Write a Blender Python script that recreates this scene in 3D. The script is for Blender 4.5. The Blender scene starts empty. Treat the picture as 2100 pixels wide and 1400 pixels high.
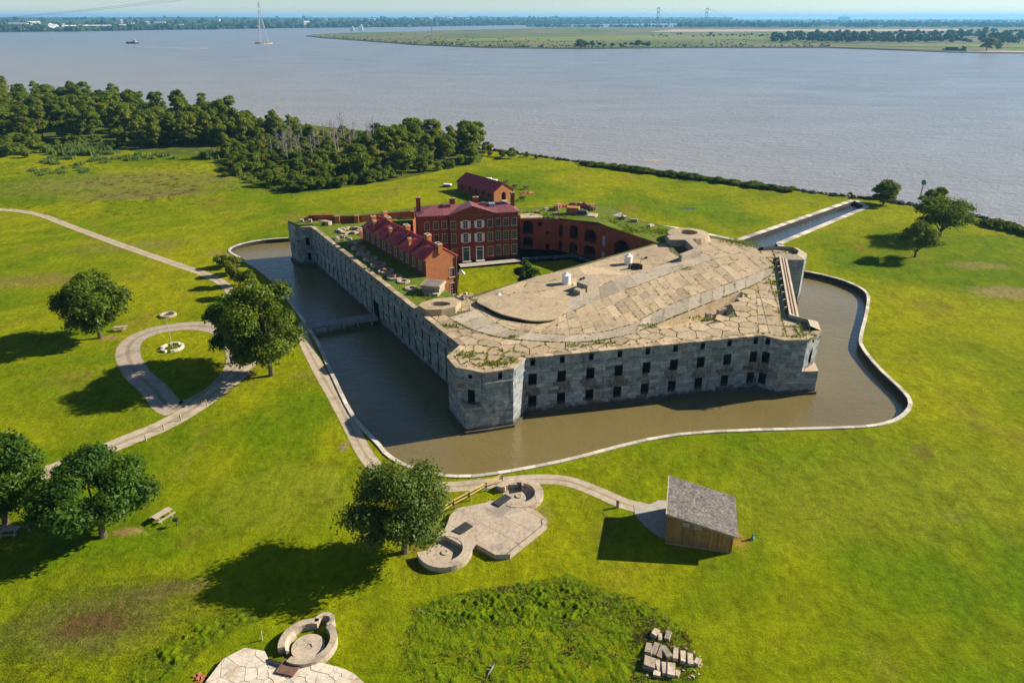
import bpy, bmesh, math, random
import numpy as np
from mathutils import Vector
from mathutils.geometry import tessellate_polygon
random.seed(7); rng = np.random.default_rng(7)
S = bpy.context.scene
COL = S.collection
R = math.radians

# ------------------------------------------------------------------ camera
CAM_H, FOC, LEVEL = 55.0, 1450.0, 36.0          # drone height (m), focal length and true-horizon row for a 2100 px wide frame
PITCH = math.atan((700 - LEVEL) / FOC)
cam = bpy.data.cameras.new('camera'); camo = bpy.data.objects.new('camera', cam); COL.objects.link(camo)
camo.location = (0, 0, CAM_H); camo.rotation_euler = (math.pi / 2 - PITCH, 0, 0)
cam.sensor_width = 36; cam.lens = 36 * FOC / 2100; cam.clip_start = 1; cam.clip_end = 60000
S.camera = camo
# ------------------------------------------------------------------ light
SUN_AZ, SUN_EL = R(16.3), R(29.0)               # direction to the sun: angle from +X towards +Y, elevation
W = bpy.data.worlds.new('World'); S.world = W; W.use_nodes = True
wn = W.node_tree; wn.nodes.clear()
sky = wn.nodes.new('ShaderNodeTexSky'); sky.sky_type = 'NISHITA'; sky.sun_disc = False
sky.sun_elevation = SUN_EL; sky.sun_rotation = math.pi / 2 - SUN_AZ
sky.air_density = 0.8; sky.dust_density = 0.0; sky.ozone_density = 2.5; sky.altitude = 0
bg = wn.nodes.new('ShaderNodeBackground'); bg.inputs[1].default_value = 0.055
wo = wn.nodes.new('ShaderNodeOutputWorld'); wn.links.new(sky.outputs[0], bg.inputs[0]); wn.links.new(bg.outputs[0], wo.inputs[0])
sl = bpy.data.lights.new('sun', 'SUN'); sl.energy = 5.0; sl.angle = R(0.5); sl.color = (1.0, 0.90, 0.74)
so = bpy.data.objects.new('sun', sl); COL.objects.link(so)
sdir = Vector((math.cos(SUN_AZ) * math.cos(SUN_EL), math.sin(SUN_AZ) * math.cos(SUN_EL), math.sin(SUN_EL)))
so.rotation_euler = sdir.to_track_quat('Z', 'Y').to_euler(); so.location = (200, 60, 130)
S.view_settings.view_transform = 'Standard'; S.view_settings.look = 'None'
S.view_settings.gamma = 1; S.view_settings.use_curve_mapping = False; S.view_settings.exposure = 1.0
S.render.engine = 'CYCLES'
S.cycles.max_bounces = 6; S.cycles.diffuse_bounces = 3; S.cycles.glossy_bounces = 3; S.cycles.transmission_bounces = 3
S.cycles.volume_bounces = 1; S.cycles.transparent_max_bounces = 8; S.cycles.use_denoising = True
S.cycles.caustics_reflective = False; S.cycles.caustics_refractive = False

# ------------------------------------------------------------------ survey: photograph measurement -> metres on a level plane
def at(x, y, z=0.0):
    dx = (x - 1050) / FOC; dy = -(y - 700) / FOC
    Y = math.cos(PITCH) + dy * math.sin(PITCH); Z = -math.sin(PITCH) + dy * math.cos(PITCH)
    t = (z - CAM_H) / Z
    return (dx * t, Y * t)
def ats(pts, z=0.0): return [at(x, y, z) for x, y in pts]
def at3(x, y, z=0.0):
    a = at(x, y, z); return (a[0], a[1], z)

# ------------------------------------------------------------------ materials
class NT:
    def __init__(s, name):
        s.m = bpy.data.materials.new(name); s.m.use_nodes = True; s.t = s.m.node_tree; s.t.nodes.clear()
        s.out = s.n('ShaderNodeOutputMaterial'); s._pos = None
    def n(s, typ, **kw):
        a = s.t.nodes.new(typ)
        for k, v in kw.items(): setattr(a, k, v)
        return a
    def set(s, sock, v):
        if isinstance(v, bpy.types.NodeSocket): s.t.links.new(v, sock)
        elif v is not None:
            if sock.type == 'RGBA' and not hasattr(v, '__len__'): v = (v, v, v, 1)
            elif sock.type == 'RGBA' and len(v) == 3: v = (*v, 1)
            sock.default_value = v
    @property
    def pos(s):
        if s._pos is None: s._pos = s.n('ShaderNodeNewGeometry').outputs['Position']
        return s._pos
    def mapped(s, scale, rotz=0.0):
        a = s.n('ShaderNodeMapping'); s.set(a.inputs[0], s.pos); a.inputs['Scale'].default_value = scale; a.inputs['Rotation'].default_value = (0, 0, rotz)
        return a.outputs[0]
    def noise(s, scale, detail=4, rough=.55, vec=None, dist=0.0):
        a = s.n('ShaderNodeTexNoise'); s.set(a.inputs['Vector'], vec or s.pos); a.inputs['Scale'].default_value = scale
        a.inputs['Detail'].default_value = detail; a.inputs['Roughness'].default_value = rough; a.inputs['Distortion'].default_value = dist
        return a.outputs[0]
    def voro(s, scale, vec=None, feature='F1', out=0):
        a = s.n('ShaderNodeTexVoronoi', feature=feature); s.set(a.inputs['Vector'], vec or s.pos); a.inputs['Scale'].default_value = scale
        return a.outputs[out]
    def rng(s, v, a0, a1, b0=0.0, b1=1.0, smooth=False):
        a = s.n('ShaderNodeMapRange'); s.set(a.inputs[0], v)
        if smooth: a.interpolation_type = 'SMOOTHSTEP'
        for i, x in enumerate((a0, a1, b0, b1)): s.set(a.inputs[i + 1], x)
        return a.outputs[0]
    def mix(s, f, a, b, mode='MIX'):
        k = s.n('ShaderNodeMix', data_type='RGBA', blend_type=mode)
        s.set(k.inputs[0], f); s.set(k.inputs[6], a); s.set(k.inputs[7], b); return k.outputs[2]
    def math(s, op, a, b=None, clamp=False):
        k = s.n('ShaderNodeMath', operation=op, use_clamp=clamp); s.set(k.inputs[0], a)
        if b is not None: s.set(k.inputs[1], b)
        return k.outputs[0]
    def attr(s, name):
        return s.n('ShaderNodeAttribute', attribute_name=name).outputs['Fac']
    def bump(s, h, strength=.5, dist=.1, nrm=None):
        a = s.n('ShaderNodeBump'); a.inputs['Strength'].default_value = strength; a.inputs['Distance'].default_value = dist; s.set(a.inputs['Height'], h)
        if nrm is not None: s.set(a.inputs['Normal'], nrm)
        return a.outputs[0]
    def principled(s, col, rough=.8, nrm=None, spec=.3, metal=0.0, ior=None, trans=None):
        b = s.n('ShaderNodeBsdfPrincipled'); s.set(b.inputs['Base Color'], col); s.set(b.inputs['Roughness'], rough)
        b.inputs['Specular IOR Level'].default_value = spec; b.inputs['Metallic'].default_value = metal
        if ior: b.inputs['IOR'].default_value = ior
        if nrm is not None: s.set(b.inputs['Normal'], nrm)
        s.t.links.new(b.outputs[0], s.out.inputs[0]); return b

def mul(c, k): return tuple(x * k for x in c)

def basic(name, col, rough=.85, var=.25, scale=2.0, tintk=.5, bump=.3, bscale=8.0, spec=.25, metal=0.0, col2=None, m2=(.5, .7), s2=.6, bdist=.05):
    """one real-world colour with weathering noise, a per-piece tint and fine relief"""
    t = NT(name)
    n = t.noise(scale, 6, .62)
    c = t.mix(t.rng(n, .25, .75), mul(col, 1 - var), mul(col, 1 + var))
    if col2: c = t.mix(t.rng(t.noise(s2, 5, .6), m2[0], m2[1], smooth=True), c, col2)
    if tintk: c = t.mix(1.0, c, t.rng(t.attr('tint'), 0, 1, 1 - tintk, 1 + tintk), 'MULTIPLY')
    nr = t.bump(t.noise(bscale, 5, .65), bump, bdist) if bump else None
    t.principled(c, rough, nr, spec, metal)
    return t.m

def stone_mat():
    t = NT('granite')
    c = t.mix(t.rng(t.noise(1.3, 6, .65), .3, .72), (.172, .194, .203), (.345, .375, .382))
    c = t.mix(t.rng(t.noise(1.1, 6, .7, t.mapped((.55, .55, 3.2))), .5, .72, 0, .8, True), c, (.055, .06, .06))       # dark bedding lines
    c = t.mix(1.0, c, t.rng(t.attr('tint'), 0, 1, .5, 1.5), 'MULTIPLY')
    drip = t.noise(1.0, 5, .6, t.mapped((1.6, 1.6, .16)))                      # rain streaks running down the face
    c = t.mix(t.rng(drip, .52, .72, 0, .75, True), c, (.07, .075, .075))
    c = t.mix(t.rng(t.noise(.5, 4, .6, t.mapped((1, 1, .5))), .56, .7, 0, .55, True), c, (.30, .20, .12))
    z = t.n('ShaderNodeSeparateXYZ'); t.set(z.inputs[0], t.pos)
    wl = t.math('ADD', z.outputs[2], t.rng(t.noise(1.2, 4), 0, 1, -.9, .9))
    c = t.mix(t.rng(wl, .2, -.5, 0, .85, True), c, (.075, .055, .03))           # tide stain at the water line
    rust = t.math('MULTIPLY', t.attr('rust'), t.rng(t.noise(2.2, 6, .78, t.mapped((1.6, 1.6, .5))), .30, .55))
    c = t.mix(rust, c, t.mix(t.rng(t.noise(2.5, 3), .4, .6), (.032, .014, .007), (.105, .062, .018)))
    t.principled(c, .85, t.bump(t.noise(5, 6, .7), .5, .06), .25)
    return t.m

def concrete_mat(name, col, stain=(.20, .18, .15), tk=.28, s=1.0):
    t = NT(name)
    c = t.mix(t.rng(t.noise(1.5 * s, 8, .68), .28, .72), mul(col, .74), mul(col, 1.2))
    c = t.mix(t.rng(t.noise(.35 * s, 6, .65), .52, .68, 0, .65, True), c, stain)
    c = t.mix(t.rng(t.noise(.6 * s, 6, .7, t.mapped((2.2, .5, 1), .5)), .56, .72, 0, .6, True), c, mul(stain, .8))
    c = t.mix(t.rng(t.noise(.22 * s, 5, .6, t.mapped((1, 1, 1), 1.0)), .55, .68, 0, .45, True), c, (.33, .22, .10))
    vor = t.voro(.38 * s, t.mapped((1, 1, .2)), 'DISTANCE_TO_EDGE')
    c = t.mix(t.rng(t.math('ADD', vor, t.rng(t.noise(3), 0, 1, -.02, .03)), .0, .018, .75, 0), c, (.13, .11, .07))   # hairline cracks
    c = t.mix(1.0, c, t.rng(t.attr('tint'), 0, 1, 1 - tk, 1 + tk), 'MULTIPLY')
    t.principled(c, .9, t.bump(t.noise(6, 6, .7), .45, .05), .2)
    return t.m

def brick_mat(name, a, b, mortar=(.25, .20, .16)):
    t = NT(name)
    c = t.mix(t.rng(t.noise(1.2, 7, .7), .3, .7), a, b)
    c = t.mix(t.rng(t.noise(7, 3, .6, t.mapped((1, 1, 3))), .42, .62, 0, .5), c, mul(a, .6))
    c = t.mix(t.rng(t.noise(.5, 5, .6, t.mapped((1.5, 1.5, .4))), .58, .72, 0, .55, True), c, (.07, .05, .04))
    c = t.mix(t.rng(t.noise(.9, 5, .7), .62, .76, 0, .5, True), c, mortar)
    c = t.mix(1.0, c, t.rng(t.attr('tint'), 0, 1, .7, 1.3), 'MULTIPLY')
    t.principled(c, .9, t.bump(t.noise(9, 4), .4, .03), .2)
    return t.m

def leaf_mat(name, dark, light, trans=.35):
    t = NT(name)
    f = t.math('ADD', t.math('MULTIPLY', t.attr('tint'), .75), t.math('MULTIPLY', t.noise(.35, 3), .35))
    c = t.mix(t.rng(f, .2, .95), dark, light)
    oi = t.n('ShaderNodeObjectInfo').outputs['Random']
    c = t.mix(1.0, c, t.mix(oi, (.78, .86, .8), (1.2, 1.1, .95)), 'MULTIPLY')
    d = t.n('ShaderNodeBsdfDiffuse'); t.set(d.inputs[0], c)
    tr = t.n('ShaderNodeBsdfTranslucent'); t.set(tr.inputs[0], t.mix(1.0, c, (1.25, 1.15, .5), 'MULTIPLY'))
    g = t.n('ShaderNodeBsdfGlossy'); t.set(g.inputs[0], (.9, .95, 1)); g.inputs['Roughness'].default_value = .45
    m1 = t.n('ShaderNodeMixShader'); m1.inputs[0].default_value = trans; t.t.links.new(d.outputs[0], m1.inputs[1]); t.t.links.new(tr.outputs[0], m1.inputs[2])
    m2 = t.n('ShaderNodeMixShader'); m2.inputs[0].default_value = .008; t.t.links.new(m1.outputs[0], m2.inputs[1]); t.t.links.new(g.outputs[0], m2.inputs[2])
    t.t.links.new(m2.outputs[0], t.out.inputs[0])
    return t.m

def water_mat(name, body, wave, strength, rough=.08, spec=.5, ior=1.33):
    t = NT(name)
    c = t.mix(t.rng(t.noise(.012, 4, .6, t.mapped((1, 2.2, 1), -.5)), .35, .65), body, mul(body, .72))
    if name == 'river_water':      # silt stirred up in the shallows along the island
        z = t.n('ShaderNodeSeparateXYZ'); t.set(z.inputs[0], t.pos); yy = t.math('ADD', z.outputs[1], t.math('MULTIPLY', z.outputs[0], .8))
        yy = t.math('ADD', yy, t.rng(t.noise(.006, 5, .6, t.mapped((1, 1.8, 1), -.6)), 0, 1, -260, 260)); c = t.mix(t.rng(yy, 300, 1000, .6, 0, True), c, (.290, .258, .230))
    h = t.math('ADD', t.noise(wave, 3, .6, t.mapped((1, 1.35, 1), -.6)), t.math('MULTIPLY', t.noise(wave * .22, 3, .6, t.mapped((1, 2.5, 1), -.6)), 1.6))
    t.principled(c, rough, t.bump(h, strength, .6), spec, 0, ior)
    return t.m

SPOTS = []      # worn or wet patches of the lawn: centre, half sizes, turn, colour, strength
def lawn_mat():
    t = NT('grass')
    big = t.noise(.022, 5, .6, None, .6); mid = t.noise(.11, 6, .62); fine = t.noise(1.1, 5, .7); vf = t.noise(5.5, 4, .7)
    c = t.mix(t.rng(big, .38, .60, smooth=True), (.096, .155, .002), (.218, .230, .003))
    c = t.mix(t.rng(mid, .46, .70, 0, .75, True), c, (.158, .184, .003))
    c = t.mix(t.rng(t.noise(.06, 6, .66, t.mapped((1, .7, 1), .7)), .54, .70, 0, .75, True), c, (.190, .148, .022))
    c = t.mix(t.rng(t.noise(.3, 6, .7), .56, .74, 0, .55, True), c, (.068, .118, .004))
    for (cx, cy, rx, ry, rot, col, k) in SPOTS:
        a = t.n('ShaderNodeMapping'); a.vector_type = 'TEXTURE'; t.set(a.inputs[0], t.pos)
        a.inputs['Location'].default_value = (cx, cy, 0); a.inputs['Rotation'].default_value = (0, 0, rot); a.inputs['Scale'].default_value = (rx, ry, 1000)
        ln = t.n('ShaderNodeVectorMath', operation='LENGTH'); t.set(ln.inputs[0], a.outputs[0])
        d = t.math('ADD', ln.outputs['Value'], t.rng(t.noise(.35 if rx > 3 else .8, 6, .68), 0, 1, -.75, .75))
        c = t.mix(t.rng(d, 1.05, .45, 0, k, True), c, col)
    c = t.mix(1.0, c, t.rng(t.noise(.45, 6, .72, t.mapped((1, .55, 1), .6), .8), .3, .7, .68, 1.28), 'MULTIPLY')
    c = t.mix(t.rng(t.noise(.8, 6, .75, t.mapped((1.6, .7, 1), -.4)), .60, .74, 0, .55, True), c, (.150, .125, .028))
    c = t.mix(1.0, c, t.rng(fine, .25, .75, .66, 1.3), 'MULTIPLY')
    c = t.mix(1.0, c, t.rng(vf, .25, .75, .55, 1.42), 'MULTIPLY')
    c = t.mix(t.rng(t.noise(2.6, 5, .78, t.mapped((1.3, .8, 1), .5)), .56, .72, 0, .55, True), c, (.050, .085, .004))
    c = t.mix(t.rng(t.noise(1.9, 5, .78, t.mapped((.8, 1.3, 1), .9)), .58, .74, 0, .5, True), c, (.30, .285, .012))
    h = t.math('ADD', t.math('MULTIPLY', fine, .8), t.math('MULTIPLY', vf, .35))
    nr = t.bump(h, .9, .3)
    t.principled(c, .95, nr, .02)
    return t.m

M = {}
M['granite'] = stone_mat()
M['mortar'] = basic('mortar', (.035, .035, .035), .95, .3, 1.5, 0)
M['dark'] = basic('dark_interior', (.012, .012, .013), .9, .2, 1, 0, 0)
M['slab'] = concrete_mat('roof_concrete', (.41, .315, .20))
M['slab_grey'] = concrete_mat('grey_concrete', (.375, .315, .235))
M['pale_conc'] = concrete_mat('pale_concrete', (.62, .55, .44), (.42, .36, .28), .15, 1.6)
M['bat_conc'] = concrete_mat('battery_concrete', (.44, .36, .27), (.20, .175, .15), .15, 1.3)
M['coping'] = basic('coping_stone', (.38, .295, .20), .85, .3, 2.5, .5, .4, 8, .2, 0, (.24, .13, .07), (.52, .72), .8)
M['kerb'] = basic('kerb_stone', (.50, .45, .37), .85, .22, 2.5, .45, .35)
M['roofdirt'] = basic('roof_soil', (.13, .115, .05), .95, .35, 1.5, 0, .5, 6, .1, 0, (.07, .10, .018), (.45, .6), .7)
M['rampart_grass'] = basic('rampart_grass', (.105, .155, .012), .95, .3, .8, 0, .8, 4, .1, 0, (.17, .15, .035), (.5, .68), .35, .15)
M['brick'] = brick_mat('red_brick', (.195, .052, .024), (.285, .094, .042))
M['brick_old'] = brick_mat('weathered_brick', (.24, .062, .030), (.36, .125, .055), (.34, .2, .12))
M['brick_tan'] = brick_mat('orange_brick', (.36, .135, .050), (.46, .20, .08), (.40, .28, .16))
M['brick_core'] = brick_mat('bare_brick', (.36, .12, .06), (.45, .17, .09), (.4, .3, .2))
M['roof_red'] = basic('red_metal_roof', (.46, .042, .046), .5, .3, 1.2, .5, .1, 6, .4, 0, (.30, .04, .042), (.5, .66), .5)
M['roof_wine'] = basic('wine_metal_roof', (.215, .070, .078), .45, .25, 1.0, .4, .1, 6, .45, 0, (.23, .085, .08), (.45, .65), .4)
M['white'] = basic('white_paint', (.78, .77, .73), .6, .08, 3, .12, .05)
M['cream'] = basic('pale_trim', (.47, .42, .33), .75, .15, 3, .2, .1)
M['teal'] = basic('teal_door', (.03, .10, .10), .5, .15, 3, 0, .05)
M['bluegrey'] = basic('blue_grey_paint', (.30, .42, .50), .5, .2, 2, 0, .05)
def glass_mat():
    t = NT('window_glass'); t.principled(t.mix(t.rng(t.noise(.8, 2), .4, .6), (.012, .016, .02), (.04, .05, .055)), .08, None, .6); return t.m
M['glass'] = glass_mat()
M['gravel'] = basic('gravel', (.40, .335, .25), .95, .28, .9, 0, .5, 14, .1, 0, (.235, .20, .115), (.50, .70), .35)
M['gravel_dark'] = basic('worn_gravel', (.345, .29, .225), .95, .28, 1.2, 0, .5, 14, .1, 0, (.20, .18, .10), (.48, .66), .5)
def track_mat(name, col, col2):
    """gravel track: grass creeps in from both edges and a little along the crown between the wheel lines"""
    t = NT(name); e = t.attr('edge'); cr = t.attr('crown')
    c = t.mix(t.rng(t.noise(.9, 6, .65), .3, .7), mul(col, .78), mul(col, 1.18)); c = t.mix(t.rng(t.noise(.35, 5, .6), .5, .7, 0, .8, True), c, col2)
    c = t.mix(t.rng(t.math('ADD', cr, t.rng(t.noise(.5, 5, .7), 0, 1, -.8, .3)), .05, .6, 0, .55, True), c, mul(col2, .75))
    g = t.mix(t.rng(t.noise(.8, 5, .7), .35, .65), (.12, .15, .006), (.19, .185, .02))
    c = t.mix(t.rng(t.math('ADD', e, t.rng(t.noise(1.4, 6, .72), 0, 1, -.75, .75)), .15, .5, 1, 0, True), c, g)
    c = t.mix(1.0, c, t.rng(t.noise(9, 4, .7), .25, .75, .72, 1.28), 'MULTIPLY')
    t.principled(c, .95, t.bump(t.noise(8, 5, .7), .5, .05), .05); return t.m
M['gravel'] = track_mat('gravel', (.43, .355, .26), (.27, .225, .13)); M['gravel_dark'] = track_mat('worn_gravel', (.36, .30, .235), (.22, .185, .12))
M['path_conc'] = basic('path_paving', (.36, .33, .28), .9, .2, 1.2, .2, .2)
M['bark'] = basic('bark', (.105, .080, .055), .95, .35, 3, .2, .7, 12)
M['deadwood'] = basic('dead_wood', (.26, .235, .20), .9, .3, 3, .3, .4, 12)
M['leaf_oak'] = leaf_mat('oak_leaves', (.050, .096, .008), (.152, .210, .014), .42)
M['leaf_maple'] = leaf_mat('maple_leaves', (.030, .078, .008), (.092, .168, .014), .42)
M['leaf_willow'] = leaf_mat('willow_leaves', (.060, .105, .018), (.178, .228, .040), .42)
M['leaf_wood'] = leaf_mat('forest_leaves', (.068, .120, .010), (.215, .270, .020), .45)
M['leaf_light'] = leaf_mat('light_leaves', (.085, .125, .010), (.210, .240, .020), .42)
M['reed'] = leaf_mat('reed_leaves', (.085, .150, .045), (.16, .24, .075), .45)
M['weed'] = leaf_mat('weed_leaves', (.085, .150, .006), (.24, .275, .012), .45)
M['drygrass'] = leaf_mat('dry_grass', (.14, .12, .035), (.24, .20, .07), .3)
M['farleaf'] = leaf_mat('distant_leaves', (.028, .055, .012), (.085, .120, .022), .25)
M['farland'] = basic('distant_meadow', (.085, .125, .020), .95, .25, .02, 0, 0, 1, .1, 0, (.17, .145, .075), (.40, .60), .0042)
M['fargreen'] = basic('distant_field', (.16, .19, .035), .95, .2, .02, 0, 0, 1, .1)
M['sand'] = basic('sand', (.42, .30, .21), .95, .2, .3, 0, .1)
M['farground'] = basic('distant_ground', (.055, .075, .022), .95, .4, .01, 0, 0, 1, .1)
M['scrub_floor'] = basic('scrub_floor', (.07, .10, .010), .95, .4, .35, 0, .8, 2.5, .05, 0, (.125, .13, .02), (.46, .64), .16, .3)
M['weed_bank'] = basic('weed_bank', (.128, .178, .004), .95, .45, 1.6, 0, 1.0, 4.5, .02, 0, (.085, .145, .004), (.46, .62), .8, .25)
M['rock'] = basic('rock', (.125, .122, .12), .9, .45, 1.6, .9, .6, 5)
M['stoneblock'] = basic('stone_block', (.40, .33, .25), .9, .28, 2.5, .45, .5, 7, .2, 0, (.25, .20, .13), (.5, .68), 1.1)
M['steel_dark'] = basic('dark_steel', (.035, .034, .036), .55, .3, 2, .3, .15, 8, .4)
M['rust'] = basic('rusty_steel', (.16, .085, .065), .75, .35, 3, .2, .3)
M['iron'] = basic('black_iron', (.02, .024, .022), .5, .3, 3, .2, .1, 8, .5)
M['timber'] = basic('grey_timber', (.40, .33, .25), .85, .28, 3, .5, .3, 12)
M['rail'] = basic('fresh_timber', (.55, .40, .12), .8, .2, 3, .4, .2)
M['siding'] = basic('brown_siding', (.34, .18, .062), .85, .28, 2.2, .4, .3, 10)
M['shingle'] = basic('grey_shingle', (.185, .165, .150), .95, .35, 1.5, .5, .6, 12, .15)
M['bridge_wood'] = basic('bridge_planks', (.30, .29, .27), .85, .25, 2, .4, .2)
M['bridge_steel'] = basic('bridge_steel', (.16, .19, .21), .7, .1, .2, 0, 0)
M['tower_steel'] = basic('pylon_steel', (.50, .52, .53), .6, .1, .2, 0, 0, 1, .3)
M['far_white'] = basic('far_white', (.85, .83, .80), .8, .05, .1, .2, 0)
M['hull'] = basic('dark_hull', (.045, .05, .05), .6, .2, .5, 0, 0)
M['foam'] = basic('wake_foam', (.29, .30, .31), .6, .35, .05, 0, 0)
M['marker_green'] = basic('green_panel', (.12, .30, .25), .6, .15, 2, .1, .1)
M['mud'] = basic('mud', (.15, .10, .05), .9, .3, .8, 0, .3)
M['river'] = water_mat('river_water', (.250, .260, .276), .42, 1.0, .28, .7)  # pale bluish body colour carries part of the sky reflection
M['moat'] = water_mat('moat_water', (.195, .152, .055), 1.6, .12, .05, .9, 1.45)
M['canal'] = water_mat('canal_water', (.050, .060, .062), 1.6, .12, .05, .9, 1.5)
M['puddle'] = water_mat('puddle_water', (.05, .06, .05), 1.2, .04, .04, .5)

# ------------------------------------------------------------------ mesh building
def raw(name, V, F, mats, T=None, RU=None, mi=None, smooth=False):
    me = bpy.data.meshes.new(name); me.from_pydata([tuple(v) for v in V], [], F)
    for m in (mats if isinstance(mats, (list, tuple)) else [mats]): me.materials.append(M[m] if isinstance(m, str) else m)
    n = len(me.polygons)
    a = me.attributes.new('tint', 'FLOAT', 'FACE'); a.data.foreach_set('value', np.array(T if T is not None else [.5] * n, dtype=np.float32))
    if RU is not None:
        a = me.attributes.new('rust', 'FLOAT', 'FACE'); a.data.foreach_set('value', np.array(RU, dtype=np.float32))
    if mi is not None: me.polygons.foreach_set('material_index', np.array(mi, dtype=np.int32))
    if smooth: me.polygons.foreach_set('use_smooth', np.ones(n, dtype=bool))
    me.update(); return me

def quads(name, V, F, mats, T):
    """fast mesh from numpy arrays: V (n,3), F (m,4)"""
    me = bpy.data.meshes.new(name); n, m, k = len(V), len(F), F.shape[1]
    me.vertices.add(n); me.vertices.foreach_set('co', V.astype(np.float32).ravel())
    me.loops.add(m * k); me.loops.foreach_set('vertex_index', F.astype(np.int32).ravel())
    me.polygons.add(m); me.polygons.foreach_set('loop_start', np.arange(0, m * k, k, dtype=np.int32))
    a = me.attributes.new('tint', 'FLOAT', 'FACE'); a.data.foreach_set('value', T.astype(np.float32))
    for mm in (mats if isinstance(mats, (list, tuple)) else [mats]): me.materials.append(M[mm])
    me.update(calc_edges=True); me.validate(); return me

def link(name, data, parent=None, loc=(0, 0, 0), rz=0.0, sc=None, **props):
    o = bpy.data.objects.new(name, data); COL.objects.link(o)
    if parent is not None: o.parent = parent
    o.location = loc; o.rotation_euler = (0, 0, rz)
    if sc is not None: o.scale = sc if hasattr(sc, '__len__') else (sc, sc, sc)
    for k, v in props.items(): o[k] = v
    return o
def thing(name, label, cat, loc=(0, 0, 0), rz=0.0, group=None, data=None, **kw):
    o = link(name, data, None, loc, rz, **kw); o['label'] = label; o['category'] = cat
    if group: o['group'] = group
    return o
def copy_thing(src, loc, rz=0.0, sc=None, label=None):
    def cp(o, par):
        c = o.copy(); COL.objects.link(c); c.parent = par
        for ch in o.children: cp(ch, c)
        return c
    c = cp(src, None); c.location = loc; c.rotation_euler = (0, 0, rz)
    if sc is not None: c.scale = sc if hasattr(sc, '__len__') else (sc, sc, sc)
    if label: c['label'] = label
    return c

class MB:
    def __init__(s, org=(0, 0, 0)): s.v = []; s.f = []; s.t = []; s.r = []; s.m = []; s.org = org if len(org) == 3 else (*org, 0)
    def poly(s, pts, mat=0, tint=.5, rust=0.0):
        b = len(s.v); s.v += [(p[0] - s.org[0], p[1] - s.org[1], p[2] - s.org[2]) for p in pts]; s.f.append(list(range(b, b + len(pts))))
        s.t.append(tint); s.r.append(rust); s.m.append(mat)
    def box(s, c, size, rz=0.0, mat=0, tint=.5, top=1.0, skip_bottom=False):
        """box standing on c (base centre), turned rz, top face scaled by top"""
        hx, hy, h = size[0] / 2, size[1] / 2, size[2]; ca, sa = math.cos(rz), math.sin(rz)
        def P(x, y, z): return (c[0] + x * ca - y * sa, c[1] + x * sa + y * ca, c[2] + z)
        B = [P(-hx, -hy, 0), P(hx, -hy, 0), P(hx, hy, 0), P(-hx, hy, 0)]
        T = [P(-hx * top, -hy * top, h), P(hx * top, -hy * top, h), P(hx * top, hy * top, h), P(-hx * top, hy * top, h)]
        s.poly(T, mat, tint)
        for i in range(4): j = (i + 1) % 4; s.poly([B[i], B[j], T[j], T[i]], mat, tint)
        if not skip_bottom: s.poly(B[::-1], mat, tint)
    def prism(s, P, z0, z1, mat=0, tint=.5, side=None, holes=(), bottom=False):
        """extruded outline with optional holes; z1 may be a function of (x, y)"""
        f1 = z1 if callable(z1) else (lambda x, y: z1); f0 = z0 if callable(z0) else (lambda x, y: z0)
        s.flat(P, f1, mat, tint, holes)
        if bottom: s.flat(P, f0, mat, tint, holes)
        sm = mat if side is None else side
        for ring in [P] + list(holes):
            for i in range(len(ring)):
                a, b = ring[i], ring[(i + 1) % len(ring)]
                s.poly([(*a, f0(*a)), (*b, f0(*b)), (*b, f1(*b)), (*a, f1(*a))], sm, tint)
    def flat(s, P, z, mat=0, tint=.5, holes=()):
        f = z if callable(z) else (lambda x, y: z)
        rings = [[Vector((p[0], p[1], 0)) for p in q] for q in [P] + list(holes)]
        allp = [p for q in [P] + list(holes) for p in q]
        for tri in tessellate_polygon(rings):
            q = [allp[i] for i in tri]
            if (q[1][0] - q[0][0]) * (q[2][1] - q[0][1]) - (q[1][1] - q[0][1]) * (q[2][0] - q[0][0]) < 0: q = q[::-1]
            s.poly([(x, y, f(x, y)) for x, y in q], mat, tint)
    def tube(s, p0, p1, r0, r1=None, n=6, mat=0, tint=.5, cap=True):
        p0, p1 = Vector(p0), Vector(p1); r1 = r0 if r1 is None else r1
        d = (p1 - p0).normalized(); u = d.orthogonal().normalized(); w = d.cross(u)
        A = [p0 + (u * math.cos(2 * math.pi * i / n) + w * math.sin(2 * math.pi * i / n)) * r0 for i in range(n)]
        B = [p1 + (u * math.cos(2 * math.pi * i / n) + w * math.sin(2 * math.pi * i / n)) * r1 for i in range(n)]
        for i in range(n): j = (i + 1) % n; s.poly([A[i], A[j], B[j], B[i]], mat, tint)
        if cap: s.poly(B, mat, tint); s.poly(A[::-1], mat, tint)
    def lathe(s, c, prof, n=20, mat=0, tint=.5, a0=0.0, a1=2 * math.pi):
        full = abs(a1 - a0 - 2 * math.pi) < 1e-6
        ang = [a0 + (a1 - a0) * i / n for i in range(n + 1)]
        for i in range(n):
            for (ra, za), (rb, zb) in zip(prof, prof[1:]):
                q = [(c[0] + r * math.cos(a), c[1] + r * math.sin(a), c[2] + z) for r, z, a in ((ra, za, ang[i]), (ra, za, ang[i + 1]), (rb, zb, ang[i + 1]), (rb, zb, ang[i]))]
                if ra < 1e-6: q = q[1:]
                elif rb < 1e-6: q = q[:3]
                s.poly(q, mat, tint)
        if not full:
            for a in (a0, a1): s.poly([(c[0] + r * math.cos(a), c[1] + r * math.sin(a), c[2] + z) for r, z in prof], mat, tint)
    def mesh(s, name, mats, smooth=False):
        return raw(name, s.v, s.f, mats, s.t, s.r, s.m, smooth)
    def build(s, name, mats, parent=None, loc=None, smooth=False, **props):
        if loc is None: loc = (0, 0, 0) if parent is not None else s.org
        return link(name, s.mesh(name, mats, smooth), parent, loc, **props)

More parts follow.
